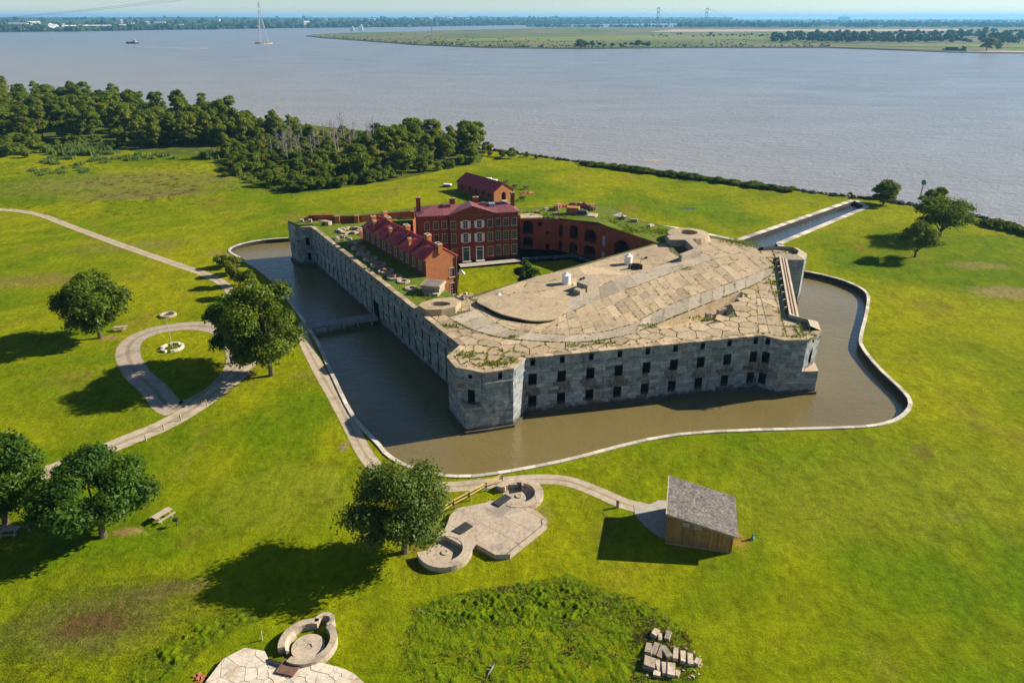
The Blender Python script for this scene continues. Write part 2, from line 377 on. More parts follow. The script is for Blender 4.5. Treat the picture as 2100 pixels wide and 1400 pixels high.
def resample(P, n):
    P = [Vector((p[0], p[1])) for p in P]; L = [0]
    for a, b in zip(P, P[1:]): L.append(L[-1] + (b - a).length)
    out = []
    for i in range(n + 1):
        d = L[-1] * i / n; k = 0
        while k < len(L) - 2 and L[k + 1] < d: k += 1
        f = (d - L[k]) / max(1e-9, L[k + 1] - L[k]); q = P[k].lerp(P[k + 1], min(1, max(0, f))); out.append((q.x, q.y))
    return out
def spline(P, n=8, closed=False):
    P = [Vector((p[0], p[1])) for p in P]; N = len(P); out = []
    for i in range(N if closed else N - 1):
        if closed: a, b, c, d = P[i - 1], P[i], P[(i + 1) % N], P[(i + 2) % N]
        else: a, b, c, d = P[max(0, i - 1)], P[i], P[i + 1], P[min(N - 1, i + 2)]
        for k in range(n):
            t = k / n; q = .5 * ((2 * b) + (c - a) * t + (2 * a - 5 * b + 4 * c - d) * t * t + (3 * b - 3 * c + d - a) * t ** 3); out.append((q.x, q.y))
    if not closed: out.append((P[-1].x, P[-1].y))
    return out
def inside(p, poly):
    x, y = p; c = False
    for i in range(len(poly)):
        (x1, y1), (x2, y2) = poly[i - 1], poly[i]
        if (y1 > y) != (y2 > y) and x < (x2 - x1) * (y - y1) / (y2 - y1) + x1: c = not c
    return c
def clip(poly, px, py, nx, ny):
    """keep the side where (p - P).n <= 0"""
    out = []
    for i in range(len(poly)):
        a, b = poly[i - 1], poly[i]
        da = (a[0] - px) * nx + (a[1] - py) * ny; db = (b[0] - px) * nx + (b[1] - py) * ny
        if (da <= 0) != (db <= 0):
            t = da / (da - db); out.append((a[0] + (b[0] - a[0]) * t, a[1] + (b[1] - a[1]) * t))
        if db <= 0: out.append(b)
    return out
def area(P): return sum(P[i - 1][0] * P[i][1] - P[i][0] * P[i - 1][1] for i in range(len(P))) / 2
def voronoi(poly, seeds):
    cells = []
    for i, s in enumerate(seeds):
        c = list(poly)
        for j, o in sorted(enumerate(seeds), key=lambda q: (q[1][0] - s[0]) ** 2 + (q[1][1] - s[1]) ** 2)[1:24]:
            dx, dy = o[0] - s[0], o[1] - s[1]; c = clip(c, (s[0] + o[0]) / 2, (s[1] + o[1]) / 2, dx, dy)
            if len(c) < 3: break
        if len(c) >= 3 and abs(area(c)) > .15: cells.append(c)
    return cells
def gridcells(poly, ang, sx, sy, ox=0.0, oy=0.0):
    ca, sa = math.cos(ang), math.sin(ang); u = [(x * ca + y * sa, -x * sa + y * ca) for x, y in poly]; out = []
    x0, x1 = min(p[0] for p in u), max(p[0] for p in u); y0, y1 = min(p[1] for p in u), max(p[1] for p in u)
    i = math.floor((x0 - ox) / sx)
    while ox + i * sx < x1:
        j = math.floor((y0 - oy) / sy)
        while oy + j * sy < y1:
            a, b, c, d = ox + i * sx, ox + (i + 1) * sx, oy + j * sy, oy + (j + 1) * sy
            q = clip(clip(clip(clip(u, a, 0, -1, 0), b, 0, 1, 0) if len(u) > 2 else [], 0, c, 0, -1), 0, d, 0, 1)
            if len(q) > 2 and abs(area(q)) > .12: out.append([(x * ca - y * sa, x * sa + y * ca) for x, y in q])
            j += 1
        i += 1
    return out
def shrink(c, g):
    cx = sum(p[0] for p in c) / len(c); cy = sum(p[1] for p in c) / len(c); out = []
    for p in c:
        d = math.hypot(p[0] - cx, p[1] - cy); k = max(.5, (d - g) / max(d, 1e-6)); out.append((cx + (p[0] - cx) * k, cy + (p[1] - cy) * k))
    return out
def scatter(poly, n, mind=0.0, bias=None):
    xs = [p[0] for p in poly]; ys = [p[1] for p in poly]; out = []; tries = 0
    while len(out) < n and tries < n * 60:
        tries += 1; p = (random.uniform(min(xs), max(xs)), random.uniform(min(ys), max(ys)))
        if not inside(p, poly): continue
        if mind and any((p[0] - q[0]) ** 2 + (p[1] - q[1]) ** 2 < mind * mind for q in out): continue
        out.append(p)
    return out
# ------------------------------------------------------------------ ground, water, far land
def spot(px, py, rx, ry, col, k=.8, rot=0.0):
    x, y = at(px, py); SPOTS.append((x, y, rx, ry, rot, col, k))
spot(270, 375, 55, 26, (.165, .165, .035), .75, .1)
spot(300, 400, 26, 8, (.16, .125, .055), .7, .2)
spot(80, 575, 17, 6, (.185, .15, .035), .75, .15)
spot(270, 505, 18, 6, (.175, .15, .04), .55, .3)
spot(200, 1270, 10, 5.5, (.125, .120, .028), .85, .15)
spot(195, 1278, 4.6, 2.2, (.125, .070, .030), .95, .25)
spot(330, 1215, 5.0, 1.8, (.14, .105, .04), .8, .3)
spot(1893, 925, 1.8, 2.2, (.13, .085, .03), .85, .3)
spot(1960, 1060, 2.2, 1.5, (.15, .13, .04), .5)
spot(2070, 600, 10, 5, (.27, .20, .09), .7)
spot(2010, 545, 9, 4, (.23, .19, .07), .55)
spot(1430, 425, 15, 8, (.105, .175, .006), .8)
spot(1408, 427, 4, 2, (.08, .085, .03), .7)
spot(225, 693, 2.6, 1.2, (.27, .17, .07), .85)
spot(262, 1090, 2.2, 1.0, (.27, .18, .07), .85)
spot(1512, 1105, 1.6, 1.8, (.26, .15, .04), .75)
spot(1335, 1270, 1.7, .8, (.28, .22, .12), .8)
spot(1372, 1345, 2.3, 1.7, (.17, .125, .065), .85)
spot(705, 915, 1.0, 1.6, (.22, .17, .09), .8)
spot(460, 523, 8, 3, (.23, .165, .06), .6, -.5)
spot(1090, 1080, 2.0, 5.5, (.17, .135, .05), .6, -.5)
spot(620, 770, 3, 2, (.18, .16, .03), .5)
spot(1800, 1010, 30, 12, (.20, .215, .012), .5, .2)
spot(600, 1010, 12, 9, (.19, .21, .012), .5)
M['lawn'] = lawn_mat()

MOAT_L = [(780, 912), (725, 850), (680, 760), (640, 680), (560, 575), (500, 533), (477, 520), (472, 513), (480, 506), (510, 497.5), (550, 491.5), (590, 489)]
MOAT_R = [(800, 935), (850, 960), (920, 975), (1000, 972), (1150, 945), (1390, 890), (1700, 877), (1790, 872), (1840, 857), (1864, 830), (1850, 803), (1800, 755), (1766, 712), (1763, 690), (1775, 640), (1776, 602), (1740, 580), (1690, 565), (1648, 557)]
moat_front = spline(ats(MOAT_L[::-1] + MOAT_R), 4)
back = [(71.5, 170.0), at(1590, 500), at(1775, 424), at(1752, 412), at(1513, 495), (48, 197), (24, 209), (-6, 207), (-40, 196)]
MOAT = moat_front + back                      # runs anticlockwise round the fort and out along the canal
SHORE = [(2300, 520), (2100, 470), (2000, 446), (1880, 424), (1790, 410), (1700, 400), (1640, 392), (1520, 377), (1400, 362), (1300, 350), (1200, 335), (1110, 322), (1000, 308), (900, 297), (780, 280), (680, 268)]
shore = ats(SHORE)
ISLE = [(-620, -40), (300, -40)] + [(330, 72)] + shore + [(-150, 428), (-215, 478), (-300, 530), (-430, 600), (-620, 700)]
mb = MB(); mb.flat(ISLE, 0.0, 0, .5, [MOAT]); mb.build('lawn', 'lawn', kind='structure')
# bank that falls from the lawn to the river
mb = MB()
outer = [(x + 5.5 * .62, y + 5.5 * .78) for x, y in ISLE[2:]]
for a, b, c, d in zip(ISLE[2:], ISLE[3:], outer[1:], outer): mb.poly([(*a, 0), (*d, -2.3), (*c, -2.3), (*b, 0)])
mb.build('river_bank', 'mud', kind='structure')
mb = MB(); mb.poly([(-26000, -300, -2), (26000, -300, -2), (26000, 25000, -2), (-26000, 25000, -2)]); mb.build('river', 'river', kind='structure')
mb = MB(); mb.flat(MOAT, -1.0); mb.build('moat_water', 'moat', kind='structure')
mb = MB(); mb.flat([back[0], back[1], back[2], back[3], back[4]], -.985); mb.build('canal_water', 'canal', kind='structure')
mb = MB(); pc = at(1415, 427); mb.flat([(pc[0] + 2.1 * math.cos(a) * (1 + .25 * math.sin(3 * a)), pc[1] + 1.0 * math.sin(a)) for a in [i * .52 for i in range(12)]], .012); mb.build('rain_puddle', 'puddle', kind='structure')

# moat wall with its coping stones
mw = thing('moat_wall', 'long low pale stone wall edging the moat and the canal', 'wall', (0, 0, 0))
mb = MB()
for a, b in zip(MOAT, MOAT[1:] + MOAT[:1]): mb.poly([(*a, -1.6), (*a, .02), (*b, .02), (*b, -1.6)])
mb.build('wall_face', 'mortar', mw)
cs = MB(); cs.box((0, 0, 0), (1, .62, .17)); cs_me = [cs.mesh('coping_stone', 'kerb')]
for k in range(3):
    c2 = MB(); c2.box((0, 0, 0), (1, .62, .17), 0, 0, .25 + .25 * k); cs_me.append(c2.mesh('coping_stone', 'kerb'))
def walk(P, step):
    P = [Vector((p[0], p[1])) for p in P]; carry = 0; out = []
    tot = sum((b - a).length for a, b in zip(P, P[1:])); n = max(1, round(tot / step)); Q = resample(P, n)
    return list(zip(Q, Q[1:]))
for a, b in walk(moat_front, 1.75):
    d = Vector((b[0] - a[0], b[1] - a[1])); L = d.length; nrm = Vector((d.y, -d.x)) / L
    link('coping_stone', random.choice(cs_me), mw, ((a[0] + b[0]) / 2 + nrm.x * .2, (a[1] + b[1]) / 2 + nrm.y * .2, random.uniform(-.015, .015)), math.atan2(d.y, d.x) + random.uniform(-.008, .008), (L * .985, 1, 1))
mb = MB()
for a, b in walk(back[:4], 2.2) + walk(back[3:], 2.2):
    d = Vector((b[0] - a[0], b[1] - a[1])); L = d.length; nrm = Vector((d.y, -d.x)) / L
    mb.box(((a[0] + b[0]) / 2 + nrm.x * .6, (a[1] + b[1]) / 2 + nrm.y * .6, -.05), (L * .98, 1.5, .2), math.atan2(d.y, d.x), 0, random.random())
mb.build('canal_coping', 'kerb', mw, kind='stuff')

# paths and roads: ribbons a few millimetres above the lawn
PZ = [0.006]
def ribbon(name, P, w, mat, n=8, closed=False, jit=.12, taper=None):
    Q = spline(P, n, closed); Q = resample(Q + (Q[:1] if closed else []), max(12, int(len(Q) * 1.5))); PZ[0] += .005; z = PZ[0]; 
    V = []; E = []; Cw = []; F = []; cols_ = (-1.22, -.86, -.45, 0, .45, .86, 1.22)
    for i, q in enumerate(Q):
        a = Q[max(0, i - 1)]; b = Q[min(len(Q) - 1, i + 1)]
        if closed and i in (0, len(Q) - 1): a, b = Q[-2], Q[1]
        d = Vector((b[0] - a[0], b[1] - a[1])).normalized(); ww = w if not callable(w) else w(i / (len(Q) - 1))
        for k, o in enumerate(cols_): V.append((q[0] - d.y * ww / 2 * o, q[1] + d.x * ww / 2 * o, z)); E.append(0.0 if k in (0, 6) else 1.0); Cw.append((1.0, 0, 0, 0, 0, 0, 0)[3 - k] if k <= 3 else 0.0)
        if i:
            for k in range(6): n0 = (i - 1) * 7 + k; F.append((n0 + 8, n0 + 7, n0, n0 + 1))
    me = raw(name, V, F, mat)
    for an, av in (('edge', E), ('crown', [1.0 if j % 7 == 3 else 0.0 for j in range(len(V))])):
        at_ = me.attributes.new(an, 'FLOAT', 'POINT'); at_.data.foreach_set('value', np.array(av, dtype=np.float32))
    return link(name, me, kind='structure')
ribbon('gravel_path', ats([(-160, 428), (-60, 428), (20, 431), (80, 440), (150, 466), (250, 503), (350, 538), (420, 562), (458, 582), (485, 610), (520, 650), (575, 672), (612, 684)]), 2.1, 'gravel')
ribbon('gravel_path', ats([(625, 660), (622, 690), (650, 750), (690, 820), (722, 880), (752, 935), (790, 972), (850, 990), (910, 998), (990, 992), (1060, 985), (1120, 982), (1170, 988), (1225, 1008), (1280, 1032), (1330, 1045), (1375, 1066)]), 1.95, 'gravel')
ribbon('gravel_road', ats([(262, 722), (278, 695), (325, 676), (400, 668), (455, 678), (482, 705), (487, 745), (455, 790), (405, 822), (355, 838), (318, 800), (278, 762)]), 3.6, 'gravel_dark', 8, True)
ribbon('gravel_road', ats([(500, 760), (455, 795), (400, 835), (335, 872), (255, 905), (170, 940), (85, 972), (0, 1003), (-120, 1040)]), 3.1, 'gravel')
ribbon('gravel_path', ats([(485, 765), (530, 735), (580, 705), (622, 678)]), 2.4, 'gravel')
ribbon('shore_path', ats([(1215, 334), (1300, 347), (1400, 360), (1500, 372), (1600, 385), (1700, 398), (1745, 404)]), 1.5, 'gravel')
ribbon('shore_path', ats([(2030, 447), (2060, 452), (2130, 470), (2230, 498)]), 1.6, 'gravel')
mb = MB(); mb.flat(ats([(1300, 1036), (1335, 1033), (1350, 1026), (1372, 1026), (1372, 1108), (1350, 1100), (1322, 1078), (1302, 1056)]), .05); mb.build('path_apron', 'path_conc', kind='structure')

# far land
def land(name, P, z, mat):
    mb = MB(); mb.flat(ats(P, z), z); return mb.build(name, mat, kind='structure')
land('far_meadow', [(627, 74), (660, 78), (720, 82), (850, 92), (1000, 98), (1180, 100), (1400, 98), (1580, 98), (1700, 98), (1850, 103), (1950, 107), (2100, 109), (2500, 112), (2500, 58), (2100, 57), (1560, 56.5), (1250, 56.5), (1100, 58), (1000, 60), (830, 65.5), (700, 68), (640, 71)], -1.0, 'farland')
land('far_field', [(1815, 94.5), (2500, 100), (2500, 92), (1990, 91), (1830, 91.5)], -.6, 'fargreen')
land('far_field', [(1180, 84), (1560, 80), (1600, 74), (1300, 73), (1000, 78), (850, 85)], -.6, 'fargreen')
land('far_marsh', [(1330, 66), (1990, 63.5), (1960, 60), (1380, 61)], -.6, 'sand')
land('far_beach', [(1983, 106.5), (2200, 108), (2500, 110.5), (2500, 108.5), (2150, 105.2), (1983, 104)], -.55, 'sand')
land('far_ground', [(1390, 57), (1560, 56), (2600, 56), (2600, 40), (1390, 40)], -.8, 'farground')
# wooded hills on the left bank: gently rising strip
SH = [(-500, 69.5), (-200, 68), (0, 66.5), (130, 65.5), (300, 62.5), (450, 60.5), (560, 58.5), (700, 57), (830, 55.5), (1000, 53), (1150, 51), (1300, 49), (1500, 47.5)]
Q = resample(ats(SH, -1.9), 120)
depth = [0, 60, 300, 700, 1300, 2100, 3200, 4600, 6500, 9000]; zz = [-1.7, .5, 3, 8, 18, 28, 38, 47, 53, 57]
V = []; T = []; F = []
for i, q in enumerate(Q):
    d = Vector(q).normalized()
    for k, (dd, z) in enumerate(zip(depth, zz)):
        hx = math.sin(i * .21 + k) * .5 + math.sin(i * .083 + 2) * .6 + math.sin(i * .47 + 3 * k) * .3
        V.append((q[0] + d.x * dd, q[1] + d.y * dd, z * (1 + .12 * hx) if z > 1 else z))
nk = len(depth)
for i in range(len(Q) - 1):
    for k in range(nk - 1): F.append([i * nk + k, (i + 1) * nk + k, (i + 1) * nk + k + 1, i * nk + k + 1])
link('wooded_hills', raw('wooded_hills', V, F, 'farground'), kind='structure')
V_H = V; SHQ = Q
def hill_z(i, k): return V_H[i * nk + k]

# masses of far trees: many small crowns joined, too far to pick apart
def crown_cloud(n, leaf, rad, hgt, seed):
    g = np.random.default_rng(seed); d = g.normal(size=(n, 3)); d /= np.linalg.norm(d, axis=1)[:, None]
    d[:, 2] = np.abs(d[:, 2]) * 1.0 - .25
    c = d * np.array([rad, rad, hgt * .55]) * g.uniform(.72, 1.05, (n, 1)); c[:, 2] += hgt * .48
    nr = d + g.normal(scale=.35, size=(n, 3)); nr /= np.linalg.norm(nr, axis=1)[:, None]
    a = np.cross(nr, g.normal(size=(n, 3))); a /= np.linalg.norm(a, axis=1)[:, None] + 1e-9; b = np.cross(nr, a)
    s = leaf * g.uniform(.6, 1.2, (n, 1)); v = np.stack([c - a * s - b * s * .8, c + a * s - b * s * .8, c + a * s + b * s * .8, c - a * s + b * s * .8], 1)
    return v.reshape(-1, 3), g.random(n)
def forest(name, spots, n, leaf, rad, hgt, mat, seed):
    base = [crown_cloud(n, leaf, rad, hgt, seed + k) for k in range(5)]; VV = []; TT = []; g = np.random.default_rng(seed)
    for (x, y, z, s) in spots:
        v, t = base[int(g.integers(5))]; an = g.uniform(0, 6.28); ca, sa = math.cos(an), math.sin(an); v = v * s * g.uniform(.8, 1.2)
        VV.append(np.stack([v[:, 0] * ca - v[:, 1] * sa + x, v[:, 0] * sa + v[:, 1] * ca + y, v[:, 2] * g.uniform(.8, 1.25) + z], 1)); TT.append(np.clip(t * .6 + g.uniform(0, .4), 0, 1))
    VV = np.concatenate(VV); TT = np.concatenate(TT); F = np.arange(len(VV)).reshape(-1, 4)
    return link(name, quads(name, VV, F, mat, TT), kind='stuff')
sp = []
for _ in range(520):                                                    # belt of woods on the far right bank
    px = random.uniform(1585, 2500); f = random.random()
    lo, hi = (89.5, 74) if px < 1830 else ((90.5, 70) if px < 1990 else (93, 66))
    x, y = at(px, lo + (hi - lo) * f, -1)
    sp.append((x, y, -1.2, random.uniform(.75, 1.1)))
for _ in range(26): x, y = at(random.uniform(1175, 1330), random.uniform(94, 97.5), -1); sp.append((x, y, -1.2, random.uniform(.35, .7)))
CL = [random.uniform(640, 1700) for _ in range(26)]
for _ in range(620):
    f = random.random() ** 4.5 if random.random() < .75 else random.choice((.18, .34, .52)) + random.gauss(0, .012); f = max(0, f); px = random.gauss(random.choice(CL), 22) if random.random() < .7 else random.uniform(640, 1700); px = min(1700, max(634, px)); lo = np.interp(px, [627, 720, 850, 1000, 1180, 1700], [74, 81, 91, 97, 99, 97]); x, y = at(px, lo - .6 - f * min(20, lo - 70), -1); sp.append((x, y, -1.6, random.uniform(.10, .26)))
for _ in range(60): x, y = at(random.uniform(1330, 1700), random.uniform(72, 78), -1); sp.append((x, y, -1.6, random.uniform(.2, .5)))
forest('far_woods', sp, 90, 2.1, 8.5, 17, 'farleaf', 11)
sp = []
for _ in range(1500):
    px = random.uniform(1390, 2600); x, y = at(px, 41 + 16 * random.random() ** .7, -1); sp.append((x, y, -1.5, random.uniform(.8, 1.3)))
for _ in range(150): x, y = at(random.uniform(1080, 1420), random.uniform(55, 57), -1); sp.append((x, y, -1.5, random.uniform(.4, .8)))
forest('far_woods', sp, 26, 5.5, 14, 19, 'farleaf', 23)
sp = []
for _ in range(2600):
    i = random.randrange(len(SHQ) - 1); f = random.random(); k = min(nk - 2, int(abs(random.gauss(0, 3.0)))); g = random.random()
    a, b, c = (Vector(hill_z(i, k)), Vector(hill_z(i + 1, k)), Vector(hill_z(i, k + 1))); p = a + (b - a) * f + (c - a) * g
    sp.append((p.x, p.y, p.z - 1.5, random.uniform(.7, 1.25)))
forest('far_woods', sp, 20, 6, 14, 17, 'farleaf', 37)
# strips of scrub along the near edge of the far meadow
mb = MB(); E0 = ats([(627, 74), (660, 78), (720, 82), (850, 92), (1000, 98), (1180, 100), (1400, 98), (1580, 98), (1700, 98), (1850, 103), (1983, 106.6)], -1)
for a, b in zip(E0, E0[1:]): mb.poly([(a[0], a[1] - 3, -2.1), (b[0], b[1] - 3, -2.1), (b[0], b[1] + 16, .4), (a[0], a[1] + 16, .4)])
mb.build('far_bank', 'farground', kind='structure')

# haze: one closed box of thin pale air round everything
mb = MB(); a, b, c, d = (-27000, -400), (27000, -400), (27000, 26000), (-27000, 26000)
mb.prism([a, b, c, d], -4.0, 128.0, bottom=True)
hz = bpy.data.materials.new('haze'); hz.use_nodes = True; hz.node_tree.nodes.clear()
pv = hz.node_tree.nodes.new('ShaderNodeVolumePrincipled'); ho = hz.node_tree.nodes.new('ShaderNodeOutputMaterial')
pv.inputs['Color'].default_value = (.20, .56, .95, 1); pv.inputs['Density'].default_value = 7e-5; pv.inputs['Anisotropy'].default_value = .2
hz.node_tree.links.new(pv.outputs[0], ho.inputs['Volume']); M['haze'] = hz
mb.build('haze', 'haze', kind='stuff')
# ------------------------------------------------------------------ the fort
ZT = 8.8
A = {'A1': (-8.0, 99.5), 'A2': (-9.7, 95.4), 'A3': (-8.1, 91.9), 'A5': (-3.9, 90.2), 'A6': (0.2, 91.5), 'A7': (2.0, 95.0),
     'C1': (40.2, 103.3), 'C2': (42.8, 101.4), 'C5': (46.7, 101.6), 'C6': (50.1, 105.0), 'C7': (51.0, 108.8), 'C8': (48.7, 110.8),
     'D1': (57.7, 141.9), 'D2': (61.3, 141.9), 'D3': (63.4, 145.9), 'D4': (62.9, 150.0), 'D5': (58.9, 151.3), 'D6': (54.6, 150.6),
     'E1': (45.4, 162.2), 'E2': (25.8, 179.4), 'E3': (28.8, 183.0), 'E4': (26.4, 190.0), 'E5': (18.0, 192.0), 'E6': (13.0, 189.5),
     'F1': (-44.0, 174.0), 'F2': (-47.0, 177.0), 'F3': (-52.5, 176.5), 'F4': (-55.9, 172.3), 'F5': (-52.7, 167.7), 'F6': (-48.7, 167.7)}
OUT = list(A.values()); NAMES = list(A.keys())
APA, APC = (-6.75, 89.5), (49.5, 101.85)
K = [(-8.3, 121.3), (33.0, 155.0), (21.2, 169.6), (11.7, 177.1), (2.0, 178.2), (0.3, 183.0), (-24.6, 177.2), (-25.6, 172.0), (-37.5, 163.0), (-17.0, 132.0), (-10.6, 121.6)]
fort = thing('fort', 'large grey granite five sided fort standing in its moat', 'fort', (0, 0, 0))

def cells_minus(s0, s1, cuts):
    segs = [(s0, s1)]
    for a, b in cuts:
        n = []
        for x, y in segs:
            if b <= x or a >= y: n.append((x, y)); continue
            if a > x: n.append((x, a))
            if b < y: n.append((b, y))
        segs = n
    return [q for q in segs if q[1] - q[0] > .04]
def masonry(core, st, p0, p1, z0, z1, ops=(), course=.62, blk=1.35, rusts=()):
    """core: plain wall with recessed openings; st: rows of separate granite blocks standing a few cm proud of it"""
    d = Vector((p1[0] - p0[0], p1[1] - p0[1])); L = d.length; d /= L; nx, ny = d.y, -d.x
    def P(s, z, o=0.0): return (p0[0] + d.x * s + nx * o, p0[1] + d.y * s + ny * o, z)
    ss = sorted({0, L, *[q for o in ops for q in (o[0], o[1])]}); zs = sorted({z0, z1, *[q for o in ops for q in (o[2], o[3])]})
    ss = [q for q in ss if 0 <= q <= L]; zs = [q for q in zs if z0 <= q <= z1]
    for a, b in zip(ss, ss[1:]):
        for c, e in zip(zs, zs[1:]):
            if any(a >= o[0] - 1e-6 and b <= o[1] + 1e-6 and c >= o[2] - 1e-6 and e <= o[3] + 1e-6 for o in ops): continue
            core.poly([P(a, c, -.1), P(b, c, -.1), P(b, e, -.1), P(a, e, -.1)])
    for a, b, c, e in ops:
        D = -.85
        core.poly([P(a, c, 0), P(b, c, 0), P(b, c, D), P(a, c, D)]); core.poly([P(a, e, 0), P(a, e, D), P(b, e, D), P(b, e, 0)])
        core.poly([P(a, c, 0), P(a, c, D), P(a, e, D), P(a, e, 0)]); core.poly([P(b, c, 0), P(b, e, 0), P(b, e, D), P(b, c, D)])
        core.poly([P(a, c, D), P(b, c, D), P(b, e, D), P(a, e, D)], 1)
    n = max(1, round((z1 - z0) / course)); h = (z1 - z0) / n
    for r in range(n):
        za, zb = z0 + r * h + .012, z0 + (r + 1) * h - .012
        segs = cells_minus(0, L, [(o[0] - .01, o[1] + .01) for o in ops if o[2] < zb - .1 and o[3] > za + .1])
        for x0, x1 in segs:
            s = x0 - random.random() * blk * .6 if x0 == 0 else x0
            while s < x1 - .02:
                w = blk * random.uniform(.7, 1.35); a, b = max(s, x0) + .012, min(s + w, x1) - .012; s += w
                if b - a < .05: continue
                o = random.uniform(-.02, .03); tint = min(1, max(0, random.gauss(.5, .17))); mid, zm = (a + b) / 2, (za + zb) / 2
                ru = max([q[4] for q in rusts if q[0] - .2 < mid < q[1] + .2 and q[2] < zm < q[3]] or [0]) * random.uniform(.6, 1)
                q = [P(a, za, o), P(b, za, o), P(b, zb, o), P(a, zb, o)]; i = [P(a, za, -.1), P(b, za, -.1), P(b, zb, -.1), P(a, zb, -.1)]
                st.poly(q, 0, tint, ru)
                for k in range(4): j = (k + 1) % 4; st.poly([i[k], i[j], q[j], q[k]], 0, tint, ru)

core = MB(); st = MB(); front_windows = []
def curtain_ops(L, n, s0, rows):
    sp_ = (L - 2 * s0) / (n - 1) if n > 1 else 0
    return [(s0 + i * sp_ - w, s0 + i * sp_ + w, a, b) for i in range(n) for (w, a, b) in rows]
ROWS = [(.36, 7.5, 8.12), (.64, 4.25, 5.75), (.64, .7, 2.15)]
UP = OUT; zsplit = 3.1
def seg(n0, n1, ops=(), rusts=(), z0=-1.6, z1=8.62): masonry(core, st, n0 if isinstance(n0, tuple) else A[n0], n1 if isinstance(n1, tuple) else A[n1], z0, z1, ops, rusts=rusts)
# near bastion: below the corner is sharp, above it is cut flat with a window in the cut
seg('A1', 'A2', [(1.6, 2.2, 7.5, 8.1)]); seg('A2', 'A3'); seg('A3', APA, z1=zsplit); seg(APA, 'A5', z1=zsplit)
seg('A3', 'A5', [(1.75, 2.85, 3.6, 5.6), (1.9, 2.5, 7.5, 8.1)], [(1.0, 3.4, 3.1, 3.7, .9), (.6, 3.8, 5.6, 6.1, .4)], z0=zsplit); seg('A5', 'A6', [(2.0, 2.6, 7.5, 8.1)], [(.2, 3.6, -1.6, -.2, .7)]); seg('A6', 'A7')
# front curtain
Lf = math.dist(A['A7'], A['C1']); fo = curtain_ops(Lf, 9, 1.15, ROWS)
fr = [(o[0] - .25, o[1] + .25, 2.0, 4.5, random.uniform(.85, 1)) for o in fo if o[3] == 5.75] + [(o[0] - .1, o[1] + .1, -.6, .8, 1) for o in fo if o[3] == 2.15] + [(o[0] - .2, o[1] + .2, 5.75, 6.3, .4) for o in fo if o[3] == 5.75]
seg('A7', 'C1', fo, fr)
seg('C1', 'C2', [(.55, 1.2, 7.55, 8.12), (.35, 1.5, 4.35, 6.0), (.35, 1.5, .6, 2.3)], [(.2, 1.7, 2.2, 4.4, .9)]); seg('C2', 'C5'); seg('C5', APC, z1=zsplit); seg(APC, 'C6', z1=zsplit)
seg('C5', 'C6', [(1.9, 2.9, 3.9, 5.7), (2.1, 2.7, 7.5, 8.1)], [(1.7, 3.2, 3.1, 4.0, .9)], z0=zsplit); seg('C6', 'C7'); seg('C7', 'C8')
Lr = math.dist(A['C8'], A['D1']); seg('C8', 'D1', curtain_ops(Lr, 7, 1.6, ROWS))
for a, b in (('D1', 'D2'), ('D2', 'D3'), ('D3', 'D4'), ('D4', 'D5'), ('D5', 'D6'), ('D6', 'E1'), ('E1', 'E2'), ('E2', 'E3'), ('E3', 'E4'), ('E4', 'E5'), ('E5', 'E6'), ('E6', 'F1'), ('F1', 'F2'), ('F2', 'F3'), ('F3', 'F4')): seg(a, b)
seg('F4', 'F5', [(2.6, 3.2, 2.5, 4.2)]); seg('F5', 'F6', [(2.2, 3.1, .4, 2.2), (2.2, 3.1, 4.2, 6.0)])
# long gorge curtain: tall narrow loopholes in two storeys and the gate
Lg = math.dist(A['F6'], A['A1']); gd = ((A['A1'][0] - A['F6'][0]) / Lg, (A['A1'][1] - A['F6'][1]) / Lg)
gate_s = 42.0; go = []
for i in range(25):
    s = 2.2 + i * 3.12
    if abs(s - gate_s) > 2.2: go += [(s - .22, s + .22, 4.0, 6.1), (s - .22, s + .22, .6, 2.7)]
    go.append((s + .9 - .25, s + .9 + .25, 7.45, 8.0))
go.append((gate_s - 1.5, gate_s + 1.5, 0.05, 3.6)); seg('F6', 'A1', go, [(gate_s - 2, gate_s + 2, -1.6, 0, .8)])
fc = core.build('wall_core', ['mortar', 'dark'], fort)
sw = st.build('granite_block', 'granite', fort, kind='stuff')
# ledges where the cut corners turn sharp
mb = MB()
for a, b, c in ((A['A3'], APA, A['A5']), (A['C5'], APC, A['C6'])): mb.prism([a, b, c], zsplit - .14, zsplit + .04, 0, .8, bottom=True)
mb.build('corner_ledge', 'coping', fort, kind='stuff')
# water table, cordon course
def offset(P, d, closed=True):
    n = len(P); out = []
    for i in range(n):
        a, b, c = Vector(P[i - 1]), Vector(P[i]), Vector(P[(i + 1) % n])
        u = (b - a).normalized() if closed or i > 0 else (c - b).normalized(); w = (c - b).normalized() if closed or i < n - 1 else u
        m = Vector((-(u.y + w.y), u.x + w.x)); l = m.length; m = m / l if l > 1e-6 else Vector((-u.y, u.x)); k = 1 / max(.45, m.dot(Vector((-u.y, u.x))))
        out.append((b.x + m.x * d * k, b.y + m.y * d * k))
    return out
OO = offset(OUT, -.14); LOW = []
for nme, p in A.items(): LOW += [p] + ([APA] if nme == 'A3' else []) + ([APC] if nme == 'C5' else [])
mb = MB(); mb.prism(OO, 6.86, 7.06, 0, .5, holes=[offset(OUT, .1)], bottom=True); mb.build('cordon_course', 'granite', fort)
LO = offset(LOW, -.3); mb = MB(); mb.prism(LO, -1.6, -.55, 0, .4, holes=[offset(LOW, .1)]); mb.build('base_course', 'granite', fort)

HOLE_T = ats([(1345, 667), (1440, 628), (1520, 597)], ZT); HOLE_R = ats([(1352, 674), (1402, 672), (1458, 661), (1500, 641), (1527, 606)], ZT); wt = resample(HOLE_T, 14); rim = resample(HOLE_R, 14); HOLE = wt + rim[::-1]
